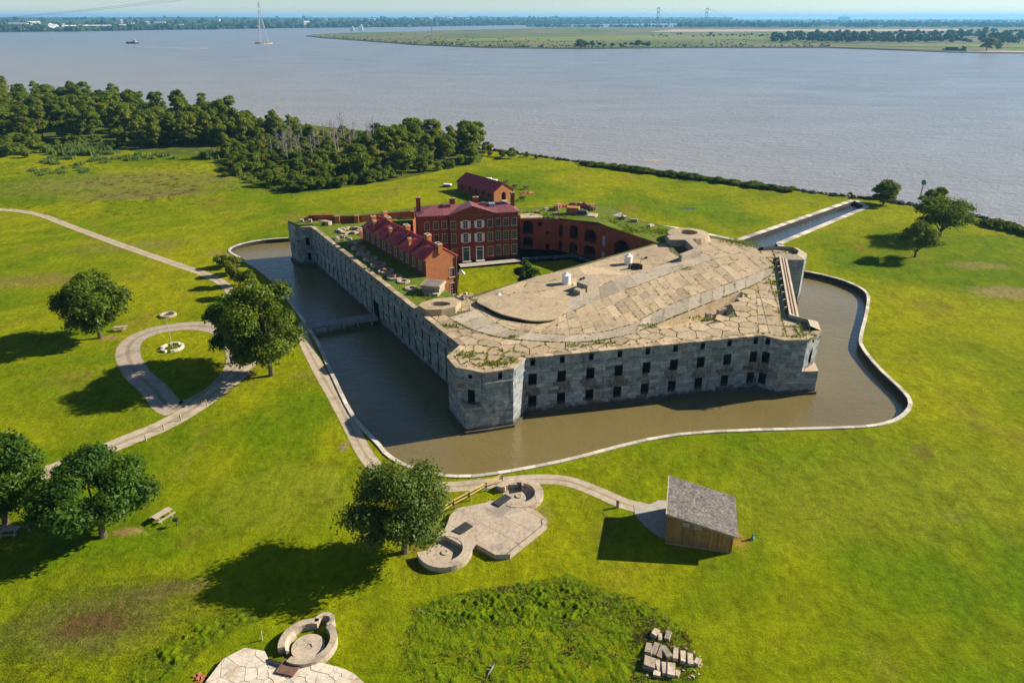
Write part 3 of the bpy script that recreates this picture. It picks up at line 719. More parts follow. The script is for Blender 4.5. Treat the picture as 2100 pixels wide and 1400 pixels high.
# rampart top: grass over the casemates, bare soil under the concrete
mb = MB(); mb.flat(OUT, 8.56, 0, .5, [K, HOLE]); mb.build('rampart_turf', 'rampart_grass', fort)
G1 = at(849.7, 627, ZT); GE = at(933, 605, ZT)
iG = lambda name: A[name]
CONC = [G1, A['A1'], A['A2'], A['A3'], A['A5'], A['A6'], A['A7'], A['C1'], A['C2'], A['C5'], A['C6'], A['C7'], A['C8'], A['D1'], A['D2'], A['D3'], A['D4'], A['D5'], A['D6'], (45.8, 161.6), (38.0, 162.8), (33.2, 155.2), (-8.3, 121.1), GE]
mb = MB(); mb.flat(CONC, 8.62, 0, .5, [HOLE]); mb.build('roof_soil', 'roofdirt', fort)
# coping stones along the outer edge
cm = []
for k in range(4): b = MB(); b.box((0, 0, 0), (1, .95, .22), 0, 0, .2 + .2 * k); cm.append(b.mesh('coping_stone', 'coping'))
def cope(P, step, inset=.36, z=8.62):
    for a, b in walk(P, step):
        d = Vector((b[0] - a[0], b[1] - a[1])); L = d.length; n = Vector((-d.y, d.x)) / L
        link('coping_stone', random.choice(cm), fort, ((a[0] + b[0]) / 2 + n.x * inset, (a[1] + b[1]) / 2 + n.y * inset, z + random.uniform(-.02, .02)), math.atan2(d.y, d.x) + random.uniform(-.01, .01), (L * .98, 1, 1))
def chain(*names):
    return [A[q] for q in names]
for a, b in zip(chain('F4', 'F5', 'F6', 'A1', 'A2', 'A3', 'A5', 'A6', 'A7', 'C1', 'C2', 'C5', 'C6'), chain('F5', 'F6', 'A1', 'A2', 'A3', 'A5', 'A6', 'A7', 'C1', 'C2', 'C5', 'C6', 'C7')):
    cope([a, b], 1.45)
# raised breast wall along the right hand side: outer slope, inner drop
RW = chain('C6', 'C7', 'C8', 'D1', 'D2', 'D3', 'D4', 'D5', 'D6')
ro = offset(RW, .0, False); ri = offset(RW, 1.7, False); mb = MB()
for i in range(len(RW) - 1):
    a, b, c, d = ro[i], ro[i + 1], ri[i + 1], ri[i]
    mb.poly([(*a, 8.60), (*b, 8.60), (*b, 8.86), (*a, 8.86)]); mb.poly([(*a, 8.86), (*b, 8.86), (*c, 9.5), (*d, 9.5)]); mb.poly([(*d, 9.5), (*c, 9.5), (*c, 8.6), (*d, 8.6)])
mb.build('breast_wall', 'slab_grey', fort)
mb = MB()
for i in range(1, 9):
    t = i / 9; x = ri[2][0] + (ri[3][0] - ri[2][0]) * t; y = ri[2][1] + (ri[3][1] - ri[2][1]) * t; mb.box((x - .35, y, 8.6), (.7, .35, .8), .28, 0, .6, .8)
mb.build('breast_wall_buttress', 'slab', fort, kind='stuff')
mb = MB()
for off in (.55, 1.1):
    q = offset(RW[2:4], off, False); mb.tube((*q[0], 8.9 + off * .37), (*q[1], 8.9 + off * .37), .13, .13, 5)
mb.build('edge_rail', 'rust', fort, kind='stuff')

# concrete slabs: every slab a part, cracked joints with weeds between
edges = []
def slab(poly, z=8.74, mat='slab', th=.16, g=.05, tilt=.03, name='slab'):
    if len(poly) < 3 or abs(area(poly)) < .25: return
    c = shrink(poly, g) ; cx = sum(p[0] for p in c) / len(c); cy = sum(p[1] for p in c) / len(c)
    zz_ = z + random.uniform(-.02, .02); tx, ty = random.uniform(-tilt, tilt) * .25, random.uniform(-tilt, tilt) * .25
    f = lambda x, y: (zz_(x, y) if callable(zz_) else zz_) + (x - cx) * tx * .3 + (y - cy) * ty * .3
    if area(c) < 0: c = c[::-1]
    b = MB((cx, cy, z)); b.prism(c, lambda x, y: f(x, y) - th, f, 0, min(1, max(0, random.gauss(.5, .2))))
    b.build(name, mat, fort, (cx, cy, z)); edges.append(c)
L1 = ats([(979, 633), (1009, 655), (1040, 673), (1074, 679), (1128, 685), (1188.5, 685), (1242, 679), (1300, 662), (1381, 621), (1476, 588), (1533, 567), (1590, 545)], ZT)
L2 = ats([(921, 651), (960, 672), (1010, 688), (1064.7, 696), (1115.7, 699.6), (1179, 701), (1237, 696), (1300, 682.6), (1338, 666.7), (1440, 626), (1518, 595), (1543, 586), (1581, 564)], ZT)
IN = ats([(985, 625), (1008, 643), (1040, 655), (1090, 664), (1130, 660), (1154.5, 645), (1184, 633), (1261, 601), (1307, 586), (1402, 551), (1476, 528.6), (1552, 509.5)], ZT)
CR = ats([(1164, 614.6), (1188.5, 605), (1261, 574.6), (1319, 555), (1402, 528.6), (1438, 519)], ZT)
ML = ats([(1154.5, 645), (1184, 633), (1261, 601), (1307, 586), (1402, 551), (1476, 528.6)], ZT)
a1, a2 = resample(spline(L1, 6), 22), resample(spline(L2, 6), 22)
for i in range(22): slab([a2[i], a2[i + 1], a1[i + 1], a1[i]], 8.79, 'slab_grey')
b0, b1 = resample(spline(IN, 6), 34), resample(spline(L1, 6), 34)
for i in range(34):
    nrow = 2 if i < 4 or i > 30 else random.choice((3, 3, 4)); cut = [0] + sorted((k + 1) / nrow + random.uniform(-.07, .07) for k in range(nrow - 1)) + [1]
    for k in range(nrow):
        def lp(j, t): return (b0[j][0] + (b1[j][0] - b0[j][0]) * t, b0[j][1] + (b1[j][1] - b0[j][1]) * t)
        slab([lp(i, cut[k + 1]), lp(i + 1, cut[k + 1]), lp(i + 1, cut[k]), lp(i, cut[k])], 8.76, 'slab', .16, .04)
c0, c1 = resample(CR, 9), resample(ML, 9)
for i in range(9): slab([c1[i], c1[i + 1], c0[i + 1], c0[i]], 8.84, 'slab_grey', .2, .03)
# platform between the crest and the courtyard edge
PIT = ats([(1366, 491), (1410, 490), (1440, 516), (1402, 529), (1393, 532), (1374, 515)], ZT)
plat = ats([(962, 612), (1040, 585), (1100, 566), (1190, 545), (1340, 501.5), (1366, 497), (1374, 515), (1396, 528), (1319, 553.5), (1261, 573), (1188.5, 603), (1164, 613), (1067, 615), (1025, 612)], ZT)
for c in voronoi(plat, scatter(plat, 20, 3.2)): slab(c, 8.70, 'slab', .1, .02, .01)
# apron outside the curved band, to the parapet
inn = offset(chain('A1', 'A2', 'A3', 'A5', 'A6', 'A7', 'C1', 'C2', 'C5', 'C6', 'C7', 'C8', 'D1', 'D2', 'D3', 'D4', 'D5', 'D6'), 1.0, False)
inn = inn[:10] + offset(chain('C7', 'C8', 'D1', 'D2', 'D3', 'D4', 'D5', 'D6'), 1.85, False)
apron = [at(868, 633, ZT)] + inn + [at(1476, 497, ZT), at(1530, 513, ZT), at(1596, 540, ZT)] + L2[::-1] + [at(905, 640, ZT)]
AR = (math.atan2(31.1, 9.0)); ap_r = clip(apron, 41.5, 110, -math.sin(AR), math.cos(AR)); ap_l = clip(apron, 41.5, 110, math.sin(AR), -math.cos(AR))
sd = scatter(ap_l, 92, 1.75); rc = []
for c in gridcells(ap_r, AR + .06, 4.2, 2.6, 1, .6):
    if abs(area(c)) > 6 and random.random() < .45:
        m_ = scatter(c, 2, 1.2); rc += voronoi(c, m_) if len(m_) == 2 else [c]
    else: rc.append(c)
for c in voronoi(ap_l, sd) + rc:
    cx = sum(p[0] for p in c) / len(c); cy = sum(p[1] for p in c) / len(c)
    if not inside((cx, cy), HOLE) : slab(c, 8.72, 'slab', .12, .10, .05)
cor = ats([(872, 634), (905, 641), (979, 634), (985, 625), (962, 613), (957, 606), (934, 606), (946, 616), (934, 630), (905, 636)], ZT)
for c in voronoi(cor, scatter(cor, 22, .9)): slab(c, 8.72, 'slab', .12, .05, .06)
# strip right of the far pit
far_ap = ats([(1440, 518), (1476, 528), (1552, 509), (1538, 504), (1500, 496), (1462, 489), (1420, 486)], ZT)
for c in voronoi(far_ap, scatter(far_ap, 9, 2.2)): slab(c, 8.75)
# sunken ditch below the curved band, with its retaining wall
hb = MB()
for i in range(14):
    h0, h1 = [2.1 * math.sin(math.pi * min(1, (j / 14) * 1.02)) ** .7 for j in (i, i + 1)]
    b0_, b1_ = 8.8 - h0, 8.8 - h1; f0 = (wt[i][0] + (rim[i][0] - wt[i][0]) * .55, wt[i][1] + (rim[i][1] - wt[i][1]) * .55); f1 = (wt[i + 1][0] + (rim[i + 1][0] - wt[i + 1][0]) * .55, wt[i + 1][1] + (rim[i + 1][1] - wt[i + 1][1]) * .55)
    hb.poly([(*wt[i], b0_), (*wt[i + 1], b1_), (*wt[i + 1], 8.86), (*wt[i], 8.86)], 0, .45 + .2 * (i % 2))
    hb.poly([(*f0, b0_), (*f1, b1_), (*wt[i + 1], b1_), (*wt[i], b0_)], 0, .4); hb.poly([(*rim[i], 8.72), (*rim[i + 1], 8.72), (*f1, b1_), (*f0, b0_)], 0, .5)
hb.build('sunken_ditch', 'slab', fort)
mb = MB()
for px, py in ((1452, 647), (1476, 640), (1484, 637)): x, y = at(px, py, 8.0); mb.box((x, y, 7.4), (.9, .7, 1.1), .4, 0, .3)
mb.build('ditch_block', 'slab_grey', fort, kind='stuff')
# raised gun platform: near-black base under an overhanging lip puts in the rim shadow
gp = spline(ats([(978, 622), (1000, 636), (1030, 650), (1060, 657), (1095, 662), (1130, 658), (1154, 645), (1164, 614.6), (1067, 613), (1010, 611)], ZT), 4, True)
xm, ym = at(1170, 628, ZT); x0_, y0_ = at(1010, 640, ZT); dl = math.hypot(xm - x0_, ym - y0_)
fz = lambda x, y: 8.8 + .55 * max(0, min(1, 1.15 - ((x - x0_) * (xm - x0_) + (y - y0_) * (ym - y0_)) / dl ** 2))
mb = MB(); mb.prism(offset(gp, .55), 8.6, lambda x, y: fz(x, y) - .2, 1, .42); mb.prism(gp, lambda x, y: max(8.6, fz(x, y) - .22), fz, 0, .42, bottom=True); mb.build('gun_platform', ['slab', 'mortar'], fort)  # mortar material here only darkens the base, as shade under the lip
# near gun pit: block and steps above the platform
def seat(name, px, py, z, size, rz, mat, tint=.5, top=1.0): x, y = at(px, py, z); b = MB((x, y, z)); b.box((x, y, z), size, rz, 0, tint, top); return b.build(name, mat, fort, (x, y, z))
cra = math.atan2(CR[3][1] - CR[1][1], CR[3][0] - CR[1][0])
seat('battery_block', 1206, 592, 8.72, (3.6, 2.6, 1.5), cra, 'slab_grey'); seat('battery_block', 1188, 602, 8.72, (1.5, 1.6, .9), cra, 'slab_grey')
# far gun pit: sunken floor, walls standing in shade
x, y = at(1405, 512, ZT); mb = MB((x, y, 8.6))
pitw = ats([(1367, 488), (1412, 487), (1438, 517), (1398, 530), (1392, 527), (1423, 515), (1405, 497), (1373, 497)], 9.6)
mb.prism(pitw, 8.6, 10.2, 0, .4); mb.build('gun_pit_wall', 'slab_grey', fort, (x, y, 8.6))
# round raised mount beyond it
x, y = at(1411, 479, 10.0); mb = MB((x, y, 8.6)); mb.lathe((x, y, 8.6), [(5.2, 0), (4.6, 1.5), (2.1, 1.75), (2.05, .4), (0, .35)], 22); mb.build('round_gun_mount', 'slab', fort, (x, y, 8.6))
# near-black raised crescent drawn for a shadowed recess, with a leaning stay
x, y = at(1303, 553, 8.8); mb = MB((x, y, 8.72)); mb.lathe((x, y, 8.72), [(1.6, 0), (1.5, 1.0), (1.25, 1.0), (1.2, 0)], 10, 0, .5, cra - .5, cra + 1.9); mb.tube((x + .6, y, 8.7), (x + 1.3, y + .9, 11.3), .06, .05, 5); mb.build('shade_crescent', 'steel_dark', fort, (x, y, 8.72))
for px, py in ((1325, 529), (1192, 573), (1197, 571)): x, y = at(px, py, 8.8); mb = MB((x, y, 8.7)); mb.lathe((x, y, 8.7), [(.35, 0), (.3, .35), (0, .4)], 9); mb.build('deck_bollard', 'steel_dark', fort, (x, y, 8.7))

# raised octagonal emplacement by the gorge wall, with an oval pit
x, y = at(897, 622, 10.0); mb = MB((x, y, 8.56))
oc = ats([(858, 626), (873, 635), (905, 634), (934, 629), (945, 616), (930, 609), (893, 612), (866, 619)], 9.9); ov = [(x + 1.9 * math.cos(a) * 1.0 + .4, y + 1.05 * math.sin(a) + .1) for a in [i * .4488 for i in range(14)]]
mb.prism(oc, 8.5, 9.9, 0, .5, holes=[ov]); mb.flat(ov, 9.0, 0, .2); mb.build('oval_emplacement', 'slab', fort, (x, y, 8.56))
# stone gun mounts with brick hearts in a row along the gorge rampart
gm = MB(); gb = MB()
for i in range(9):
    a0 = i * 2 * math.pi / 9 + .03; gm.lathe((0, 0, 0), [(.75, 0), (.75, .38), (1.35, .34), (1.42, 0)], 1, 0, .3 + .1 * (i % 5), a0, a0 + 2 * math.pi / 9 - .08)
gm = gm.mesh('gun_mount', 'stoneblock'); gb.box((0, 0, 0), (1.25, .8, .62), .3, 0, .5); gb.box((.1, .35, 0), (.8, .5, .42), .3, 0, .7); gb = gb.mesh('brick_core', 'brick_core')
for i, (px, py) in enumerate([(743.5, 507), (754, 518), (768.5, 528.5), (784.6, 541), (800.6, 554), (819, 566.5), (837, 574), (853, 588)]):
    x, y = at(px, py, 8.8); x -= .85; y -= .5; o = link('gun_mount', gm, fort, (x, y, 8.55), random.random(), (1.15, 1.15, 1.3) if i < 6 else (.9, .9, .9))
    if i < 6: link('brick_core', gb, o, (0, 0, .02), .8 + random.uniform(-.2, .2))
# broken stone pit further along, steps and stubs of the left bastion
def rubble(px, py, z, n, spread, smin, smax, mat, name, seed):
    r = random.Random(seed); x, y = at(px, py, z); b = MB((x, y, z - .1))
    for _ in range(n):
        a = r.uniform(0, 6.28); d = spread * (.75 + .3 * r.random()); b.box((x + d * math.cos(a), y + .8 * d * math.sin(a), z - .1), (r.uniform(smin, smax), r.uniform(smin, smax) * .7, r.uniform(.25, .6)), r.uniform(0, 3), 0, r.random(), .9)
    return b.build(name, mat, fort, (x, y, z - .1), kind='stuff')
rubble(718, 473, 8.7, 34, 3.0, .6, 1.5, 'stoneblock', 'stone_curb', 3); rubble(703, 489, 8.7, 14, 1.8, .5, 1.1, 'stoneblock', 'stone_curb', 4); rubble(729, 497, 8.7, 14, 1.6, .5, 1.0, 'stoneblock', 'stone_curb', 5)
for px, py in ((620, 462), (637, 462)): seat('stone_stub', px, py, 8.56, (.9, .7, 1.5), .1, 'stoneblock', .6, .9)
seat('stone_step', 664, 459, 8.56, (4.5, 1.2, .9), -.55, 'stoneblock', .45); seat('stone_step', 672, 456, 8.56, (2.2, 2.0, .6), -.3, 'stoneblock', .6)
# inner parapet of the far rampart: brick breast wall with pale brick piers
mb = MB(); pi_ = MB(); fp = [at(646, 452.5, 9.2), at(742, 454, 8.7), at(808, 447.5, 8.7), at(868, 441, 8.8)]
for (a, b) in zip(fp, fp[1:]):
    d = Vector((b[0] - a[0], b[1] - a[1])); L = d.length; rz = math.atan2(d.y, d.x); mb.box(((a[0] + b[0]) / 2, (a[1] + b[1]) / 2, 8.5), (L, .6, 1.7), rz, 0, .4)
    mb.box(((a[0] + b[0]) / 2, (a[1] + b[1]) / 2 + 1.4, 8.5), (L, 2.4, 1.78), rz, 1, .5)
for px, py in ((693, 456), (732, 455), (846, 446)): x, y = at(px, py, 8.7); pi_.box((x, y - .2, 8.5), (1.1, 1.0, 1.9), .1, 0, .5)
mb.build('inner_parapet', ['brick', 'rampart_grass'], fort); pi_.build('parapet_pier', 'brick_tan', fort, kind='stuff')
mb = MB(); bq = ats([(590, 452), (612, 461), (642, 459), (672, 454), (640, 449), (625, 453)], 9.3); mb.prism(bq, 8.5, 9.3, 0, .5); mb.build('bastion_bank', 'rampart_grass', fort)
x, y = at(648, 449, 9.6); mb = MB((x, y, 8.5)); mb.box((x + 1.2, y + .4, 8.5), (6.0, .7, 2.0), .1, 0, .3); mb.box((x - 2.4, y - .1, 8.5), (1.2, .8, 1.6), .1, 1, .5); mb.build('bastion_breast_wall', ['brick', 'brick_tan'], fort, (x, y, 8.5))

rubble(955, 608, 8.75, 18, 1.1, .4, 1.1, 'slab', 'broken_slab', 9); rubble(946, 612, 8.75, 14, .9, .3, .9, 'slab_grey', 'broken_slab', 10)
# weeds in the joints
V = []; F = []; T = []
def blade_tuft(x, y, z, n, h, spread, lean=.5):
    for _ in range(n):
        a = random.uniform(0, 6.28); r = spread * random.random(); bx, by = x + r * math.cos(a), y + r * math.sin(a); w = h * random.uniform(.10, .2); hh = h * random.uniform(.6, 1.2)
        b = random.uniform(0, 6.28); lx, ly = lean * hh * math.cos(b), lean * hh * math.sin(b); ux, uy = w * math.cos(b + 1.57), w * math.sin(b + 1.57); i = len(V)
        V.extend([(bx - ux, by - uy, z), (bx + ux, by + uy, z), (bx + ux * .7 + lx * .6, by + uy * .7 + ly * .6, z + hh * .7), (bx - ux * .3 + lx, by - uy * .3 + ly, z + hh)]); F.append((i, i + 1, i + 2, i + 3)); T.append(random.random())
for c in edges:
    for i in range(len(c)):
        a, b = c[i - 1], c[i]; L = math.dist(a, b); mid = ((a[0] + b[0]) / 2, (a[1] + b[1]) / 2)
        near = max(0, 1 - math.dist(mid, (-3.5, 93.5)) / 9) * .7 + max(0, 1 - abs(mid[0] - (52.5 + (mid[1] - 128) * .28)) / 5.0) * .45 + max(0, 1 - math.dist(mid, (48, 106)) / 6) * .4
        if random.random() > .36 + near: continue
        n = int(L * random.uniform(.8, 3.0 + 4 * near)); t0 = random.random() * .5
        for _ in range(n):
            t = t0 + random.random() * (1 - t0) * .8; blade_tuft(a[0] + (b[0] - a[0]) * t, a[1] + (b[1] - a[1]) * t, 8.66, 4, random.uniform(.15, .34 + .2 * near), .2)
for crv, dens in ((L1, 9), (L2, 11), (ML, 9), (CR, 1.5), (inn[2:10], 5)):
    for a, b in walk(spline(crv, 5), 1.0):
        if random.random() < .3: continue
        for _ in range(int(dens * random.uniform(.3, 1.6))): t = random.random(); blade_tuft(a[0] + (b[0] - a[0]) * t, a[1] + (b[1] - a[1]) * t, 8.7, 4, random.uniform(.12, .3), .14)
for px, py, r, n in ((951, 726, 1.6, 90), (1005, 745, 1.3, 70), (1047, 740, 1.2, 50), (925, 668, 1.2, 40), (1597, 548, 1.4, 70), (1592, 580, 1.5, 70), (1594, 600, 1.2, 50), (1402, 550, 1.6, 50), (1530, 500, 2.6, 150), (1500, 494, 2.2, 90), (1330, 668, 1.0, 40), (1438, 652, 1.4, 50), (1655, 690, 1.6, 60), (1185, 707, 1.2, 40), (1236, 702, 1.4, 50), (1054, 690, .6, 40)):
    x, y = at(px, py, 8.8)
    for _ in range(n): a = random.uniform(0, 6.28); d = r * random.random() ** .6; blade_tuft(x + 1.4 * d * math.cos(a), y + .8 * d * math.sin(a), 8.64, 4, random.uniform(.2, .5), .22)
link('joint_weeds', quads('joint_weeds', np.array(V), np.array(F), 'weed', np.array(T)), fort, kind='stuff')
V = []; F = []; T = []
for px, py, r, n in ((1300, 470, 6, 160), (1240, 455, 5, 140), (1180, 443, 5, 120), (700, 520, 5, 60), (640, 455, 5, 110), (1110, 440, 6, 110), (880, 605, 4, 50), (1360, 474, 3, 80)):
    x, y = at(px, py, 8.8)
    for _ in range(n):
        q = (x + random.gauss(0, r * .5), y + random.gauss(0, r * .4))
        if inside(q, OUT) and not inside(q, K): blade_tuft(*q, 8.55, 5, random.uniform(.25, .6), .3)
link('rampart_weeds', quads('rampart_weeds', np.array(V), np.array(F), 'weed', np.array(T)), fort, kind='stuff')

# courtyard ground
mb = MB(); mb.flat(K, .02); mb.build('courtyard_paving', 'path_conc', kind='structure')
mb.flat(ats([(942, 552), (1000, 547), (1065, 541), (1100, 537.5), (1140, 535), (1172, 532), (1200, 542), (1225, 549)], .05) + [(26, 151.5), (-7.5, 123.5), (-9.5, 131), (-12, 147)], .05); mb.build('courtyard_lawn', 'lawn', kind='structure')
mb = MB(); mb.flat(ats([(940, 541), (1065, 530), (1068, 536), (945, 548)], .09), .09); mb.build('courtyard_path', 'path_conc', kind='structure')

# inner brick walls with arched casemates
def brick_wall(mb, p0, p1, z0, z1, ops, depth=.9, mat=0, back=1, tint=.5):
    """ops: (s0, s1, za, zb, arch_rise); z1 a number or two end heights"""
    d = Vector((p1[0] - p0[0], p1[1] - p0[1])); L = d.length; d /= L; nx, ny = d.y, -d.x
    za1, zb1 = z1 if hasattr(z1, '__len__') else (z1, z1)
    def P(s, z, o=0.0): return (p0[0] + d.x * s + nx * o, p0[1] + d.y * s + ny * o, z)
    ss = sorted({0, L, *[q for o in ops for q in o[:2]]}); zt = min(za1, zb1); zs = sorted({z0, zt, *[q for o in ops for q in o[2:4]]})
    for a, b in zip(ss, ss[1:]):
        for c, e in zip(zs, zs[1:]):
            if any(a >= o[0] - 1e-6 and b <= o[1] + 1e-6 and c >= o[2] - 1e-6 and e <= o[3] + 1e-6 for o in ops): continue
            mb.poly([P(a, c), P(b, c), P(b, e), P(a, e)], mat, tint)
    if za1 != zb1: mb.poly([P(0, zt), P(L, zt), P(L, zb1), P(0, za1)] if min(za1, zb1) != zb1 else [P(0, zt), P(L, zt), P(0, za1)], mat, tint)
    for o in ops:
        a, b, c, e = o[:4]; r = o[4] if len(o) > 4 else 0; N = 8; D = -depth
        arc = [(a, c), (a, e - r)] + [((a + b) / 2 - (b - a) / 2 * math.cos(math.pi * i / N), e - r + r * math.sin(math.pi * i / N)) for i in range(1, N)] + [(b, e - r), (b, c)] if r else [(a, c), (a, e), (b, e), (b, c)]
        if r:
            top = arc[1:-1]
            for (s0, q0), (s1, q1) in zip(top, top[1:]): mb.poly([P(s0, q0), P(s1, q1), P(s1, e), P(s0, e)], mat, tint)
        for (s0, q0), (s1, q1) in zip(arc, arc[1:] + arc[:1]): mb.poly([P(s0, q0), P(s0, q0, D), P(s1, q1, D), P(s1, q1)], mat, tint * .9)
        mb.poly([P(s, q, D) for s, q in arc], back)
    return d, L
w1 = MB(); k5, k4, k3, k2 = K[4], K[3], K[2], K[1]
l1 = math.dist(k5, k4); u = l1 / 77; brick_wall(w1, k5, k4, 0, (8.0, 8.3), [(6 * u, 27 * u, 3.9, 7.6, 1.2), (6 * u, 27 * u, .5, 3.3, .9), (37 * u, 45 * u, 6.2, 7.3), (54 * u, 61 * u, .1, 1.6), (54 * u, 59 * u, 4.3, 4.9)], 2.5)
l2 = math.dist(k4, k3); u = l2 / 68; brick_wall(w1, k4, k3, 0, (8.0, 9.4), [(2 * u, 9 * u, 3.6, 7.0, .5), (21 * u, 35 * u, 3.8, 7.4, .9), (46 * u, 65 * u, 3.9, 7.2, 1.2), (2 * u, 9 * u, .1, 2.7, .4), (21 * u, 35 * u, .1, 2.9, .8), (46 * u, 65 * u, .1, 3.0, .9)], 3.0)
l3 = math.dist(k3, k2); brick_wall(w1, k3, k2, 0, (9.2, 8.56), [(1.6, 2.6, 3.9, 6.4), (1.6, 2.6, .3, 2.4), (5.6, 10.8, .8, 6.7, 2.3), (12.4, 16.8, .8, 6.5, 2.1)], 2.5)
for a, b in (((33.0, 155.0), (-8.3, 121.3)), ((0.3, 183), (2, 178.2)), ((-24.6, 177.2), (.3, 183)), ((-25.6, 172), (-24.6, 177.2)), ((-37.5, 163), (-25.6, 172)), ((-10.6, 121.6), (-17, 132)), ((-17, 132), (-37.5, 163))): brick_wall(w1, a, b, 0, 8.56, [])
w1.build('courtyard_wall', ['brick_old', 'dark'], fort)
mb = MB(); d3 = Vector((k2[0] - k3[0], k2[1] - k3[1])).normalized()
for z0, z1 in ((3.95, 6.35), (.35, 2.35)): mb.box((k3[0] + d3.x * 2.1 + d3.y * -.05, k3[1] + d3.y * 2.1 - .05 * 0, z0), (1.0, .12, z1 - z0), math.atan2(d3.y, d3.x), 0, .5)
mb.build('casemate_shutter', 'bluegrey', fort, kind='stuff')
mb = MB()   # ragged stone lip and sloping cap on the casemate walls
for i in range(26): t = i / 25; mb.box((k5[0] + (k4[0] - k5[0]) * t, k5[1] + (k4[1] - k5[1]) * t + .3, 8.0 + .3 * t - .1), (.6, random.uniform(.5, 1.1), random.uniform(.15, .4)), random.uniform(-.3, .3), 0, random.random())
mb.build('broken_wall_cap', 'stoneblock', fort, kind='stuff')
mb = MB(); mb.prism([k4, (k4[0] + 2.5, k4[1] + 2.8), (k3[0] + 2.6, k3[1] + 2.6), k3], 8.4, lambda x, y: 8.5 + .9 * min(1, max(0, (x - k4[0]) / 9.5)), 0, .5); mb.prism([k3, (k3[0] + 2.6, k3[1] + 2.6), (27, 166.5), (25.2, 164.8)], 8.4, lambda x, y: 9.4 - .75 * min(1, max(0, (x - k3[0]) / 4)), 0, .5); mb.build('casemate_bank', 'rampart_grass', fort)
# ruined works on the far bastion
mb = MB(); x, y = at(1178, 425, 9.2)
for i in range(46): a = random.uniform(-.3, 3.6); mb.box((x + (4.8 + random.uniform(-.4, .5)) * math.cos(a), y + 3.2 * math.sin(a), 8.5), (random.uniform(.6, 1.4), .7, random.uniform(.4, 1.5)), a + 1.57, random.choice((0, 0, 1)), random.random())
mb.build('ruined_breast_wall', ['brick_core', 'stoneblock'], fort, kind='stuff')
seat('brick_magazine', 1175, 439, 8.56, (3.2, 2.2, 1.9), -.25, 'brick_tan'); seat('concrete_pad', 1203, 443, 8.56, (5.2, 3.2, .5), -.35, 'slab', .6)
seat('slate_hood', 1195, 440, 8.9, (3.0, 2.2, 1.1), -.3, 'steel_dark', .6, .7)
for px, py in ((1270, 448), (1281, 449), (1300, 455), (1335, 464), (1092, 443), (1102, 437), (1120, 431), (1140, 441)): seat('loose_stone', px, py, 8.56, (random.uniform(1.0, 2.2), .9, random.uniform(.4, .8)), random.random() * 3, 'stoneblock', random.random(), .85)
mb = MB(); x, y = at(1090, 436, 8.8); mb.prism(ats([(1066, 439), (1090, 437), (1112, 441), (1112, 446), (1068, 447)], 8.9), 8.5, 8.9, 0, .6); mb.build('concrete_pad', 'slab', fort)
# ------------------------------------------------------------------ buildings
def loc_frame(p0, p1):
    d = Vector((p1[0] - p0[0], p1[1] - p0[1])); L = d.length; d /= L; return d, Vector((d.y, -d.x)), L, math.atan2(d.y, d.x)
WIN = {}
def window_mesh(w, h, arch, shutters):
    """frame, sill and bars in local axes: x along the wall, -y out of it, z up; origin at the sill centre"""
    key = (round(w, 2), round(h, 2), arch, shutters)
    if key in WIN: return WIN[key]
    f = MB(); t = .11; fr = .1
    for x in (-w / 2 - t / 2, w / 2 + t / 2): f.box((x, .0, -.02), (t, fr, h + .04))
    f.box((0, 0, h), (w + 2 * t, fr + .02, t + .05)); f.box((0, -.06, -.14), (w + .42, .22, .13), 0, 0, .6)
    f.box((0, .07, h * .5 - .03), (w, .06, .06)); f.box((0, .07, 0), (.045, .05, h)); 
    for k in (.25, .75): f.box((0, .07, h * k - .02), (w, .045, .04))
    sh = None
    if shutters:
        s = MB(); s.box((0, 0, 0), (w * .52, .06, h)); [s.box((0, -.035, h * k), (w * .4, .02, h * .36)) for k in (.08, .55)]; sh = s.mesh('shutter', 'white')
    p = MB(); p.poly([(-w / 2, .11, 0), (w / 2, .11, 0), (w / 2, .11, h), (-w / 2, .11, h)])
    WIN[key] = (f.mesh('window', 'cream' if not shutters else 'white'), p.mesh('pane', 'glass'), sh); return WIN[key]
def put_window(root, rl, p0, d, n, rz, s, z, w, h, shutters=False, out=0.0):
    fm, pm, sm = window_mesh(w, h, 0, shutters); x, y = p0[0] + d.x * s + n.x * out, p0[1] + d.y * s + n.y * out
    o = link('window', fm, root, (x - rl[0], y - rl[1], z), rz); link('pane', pm, o)
    if shutters:
        for k in (-1, 1): link('shutter', sm, o, (k * (w / 2 + .1 + w * .27), -.07, 0), k * .06)
    return o
def ridge_tube(mb, pts, r, mat=0):
    for a, b in zip(pts, pts[1:]): mb.tube(a, b, r, r, 5, mat, .5)
def chimney(root, rl, x, y, z0, z1, sx, sy, rz, brickm='brick_tan', name='chimney'):
    b = MB((x, y, z0)); b.box((x, y, z0), (sx, sy, z1 - z0 - .35), rz, 0, .5); b.box((x, y, z1 - .35), (sx + .2, sy + .2, .2), rz, 0, .7); b.box((x, y, z1 - .15), (sx + .08, sy + .08, .15), rz, 1, .6); b.box((x, y, z1), (sx * .5, sy * .5, .02), rz, 2)
    return b.build(name, [brickm, 'coping', 'dark'], root, (x - rl[0], y - rl[1], z0))

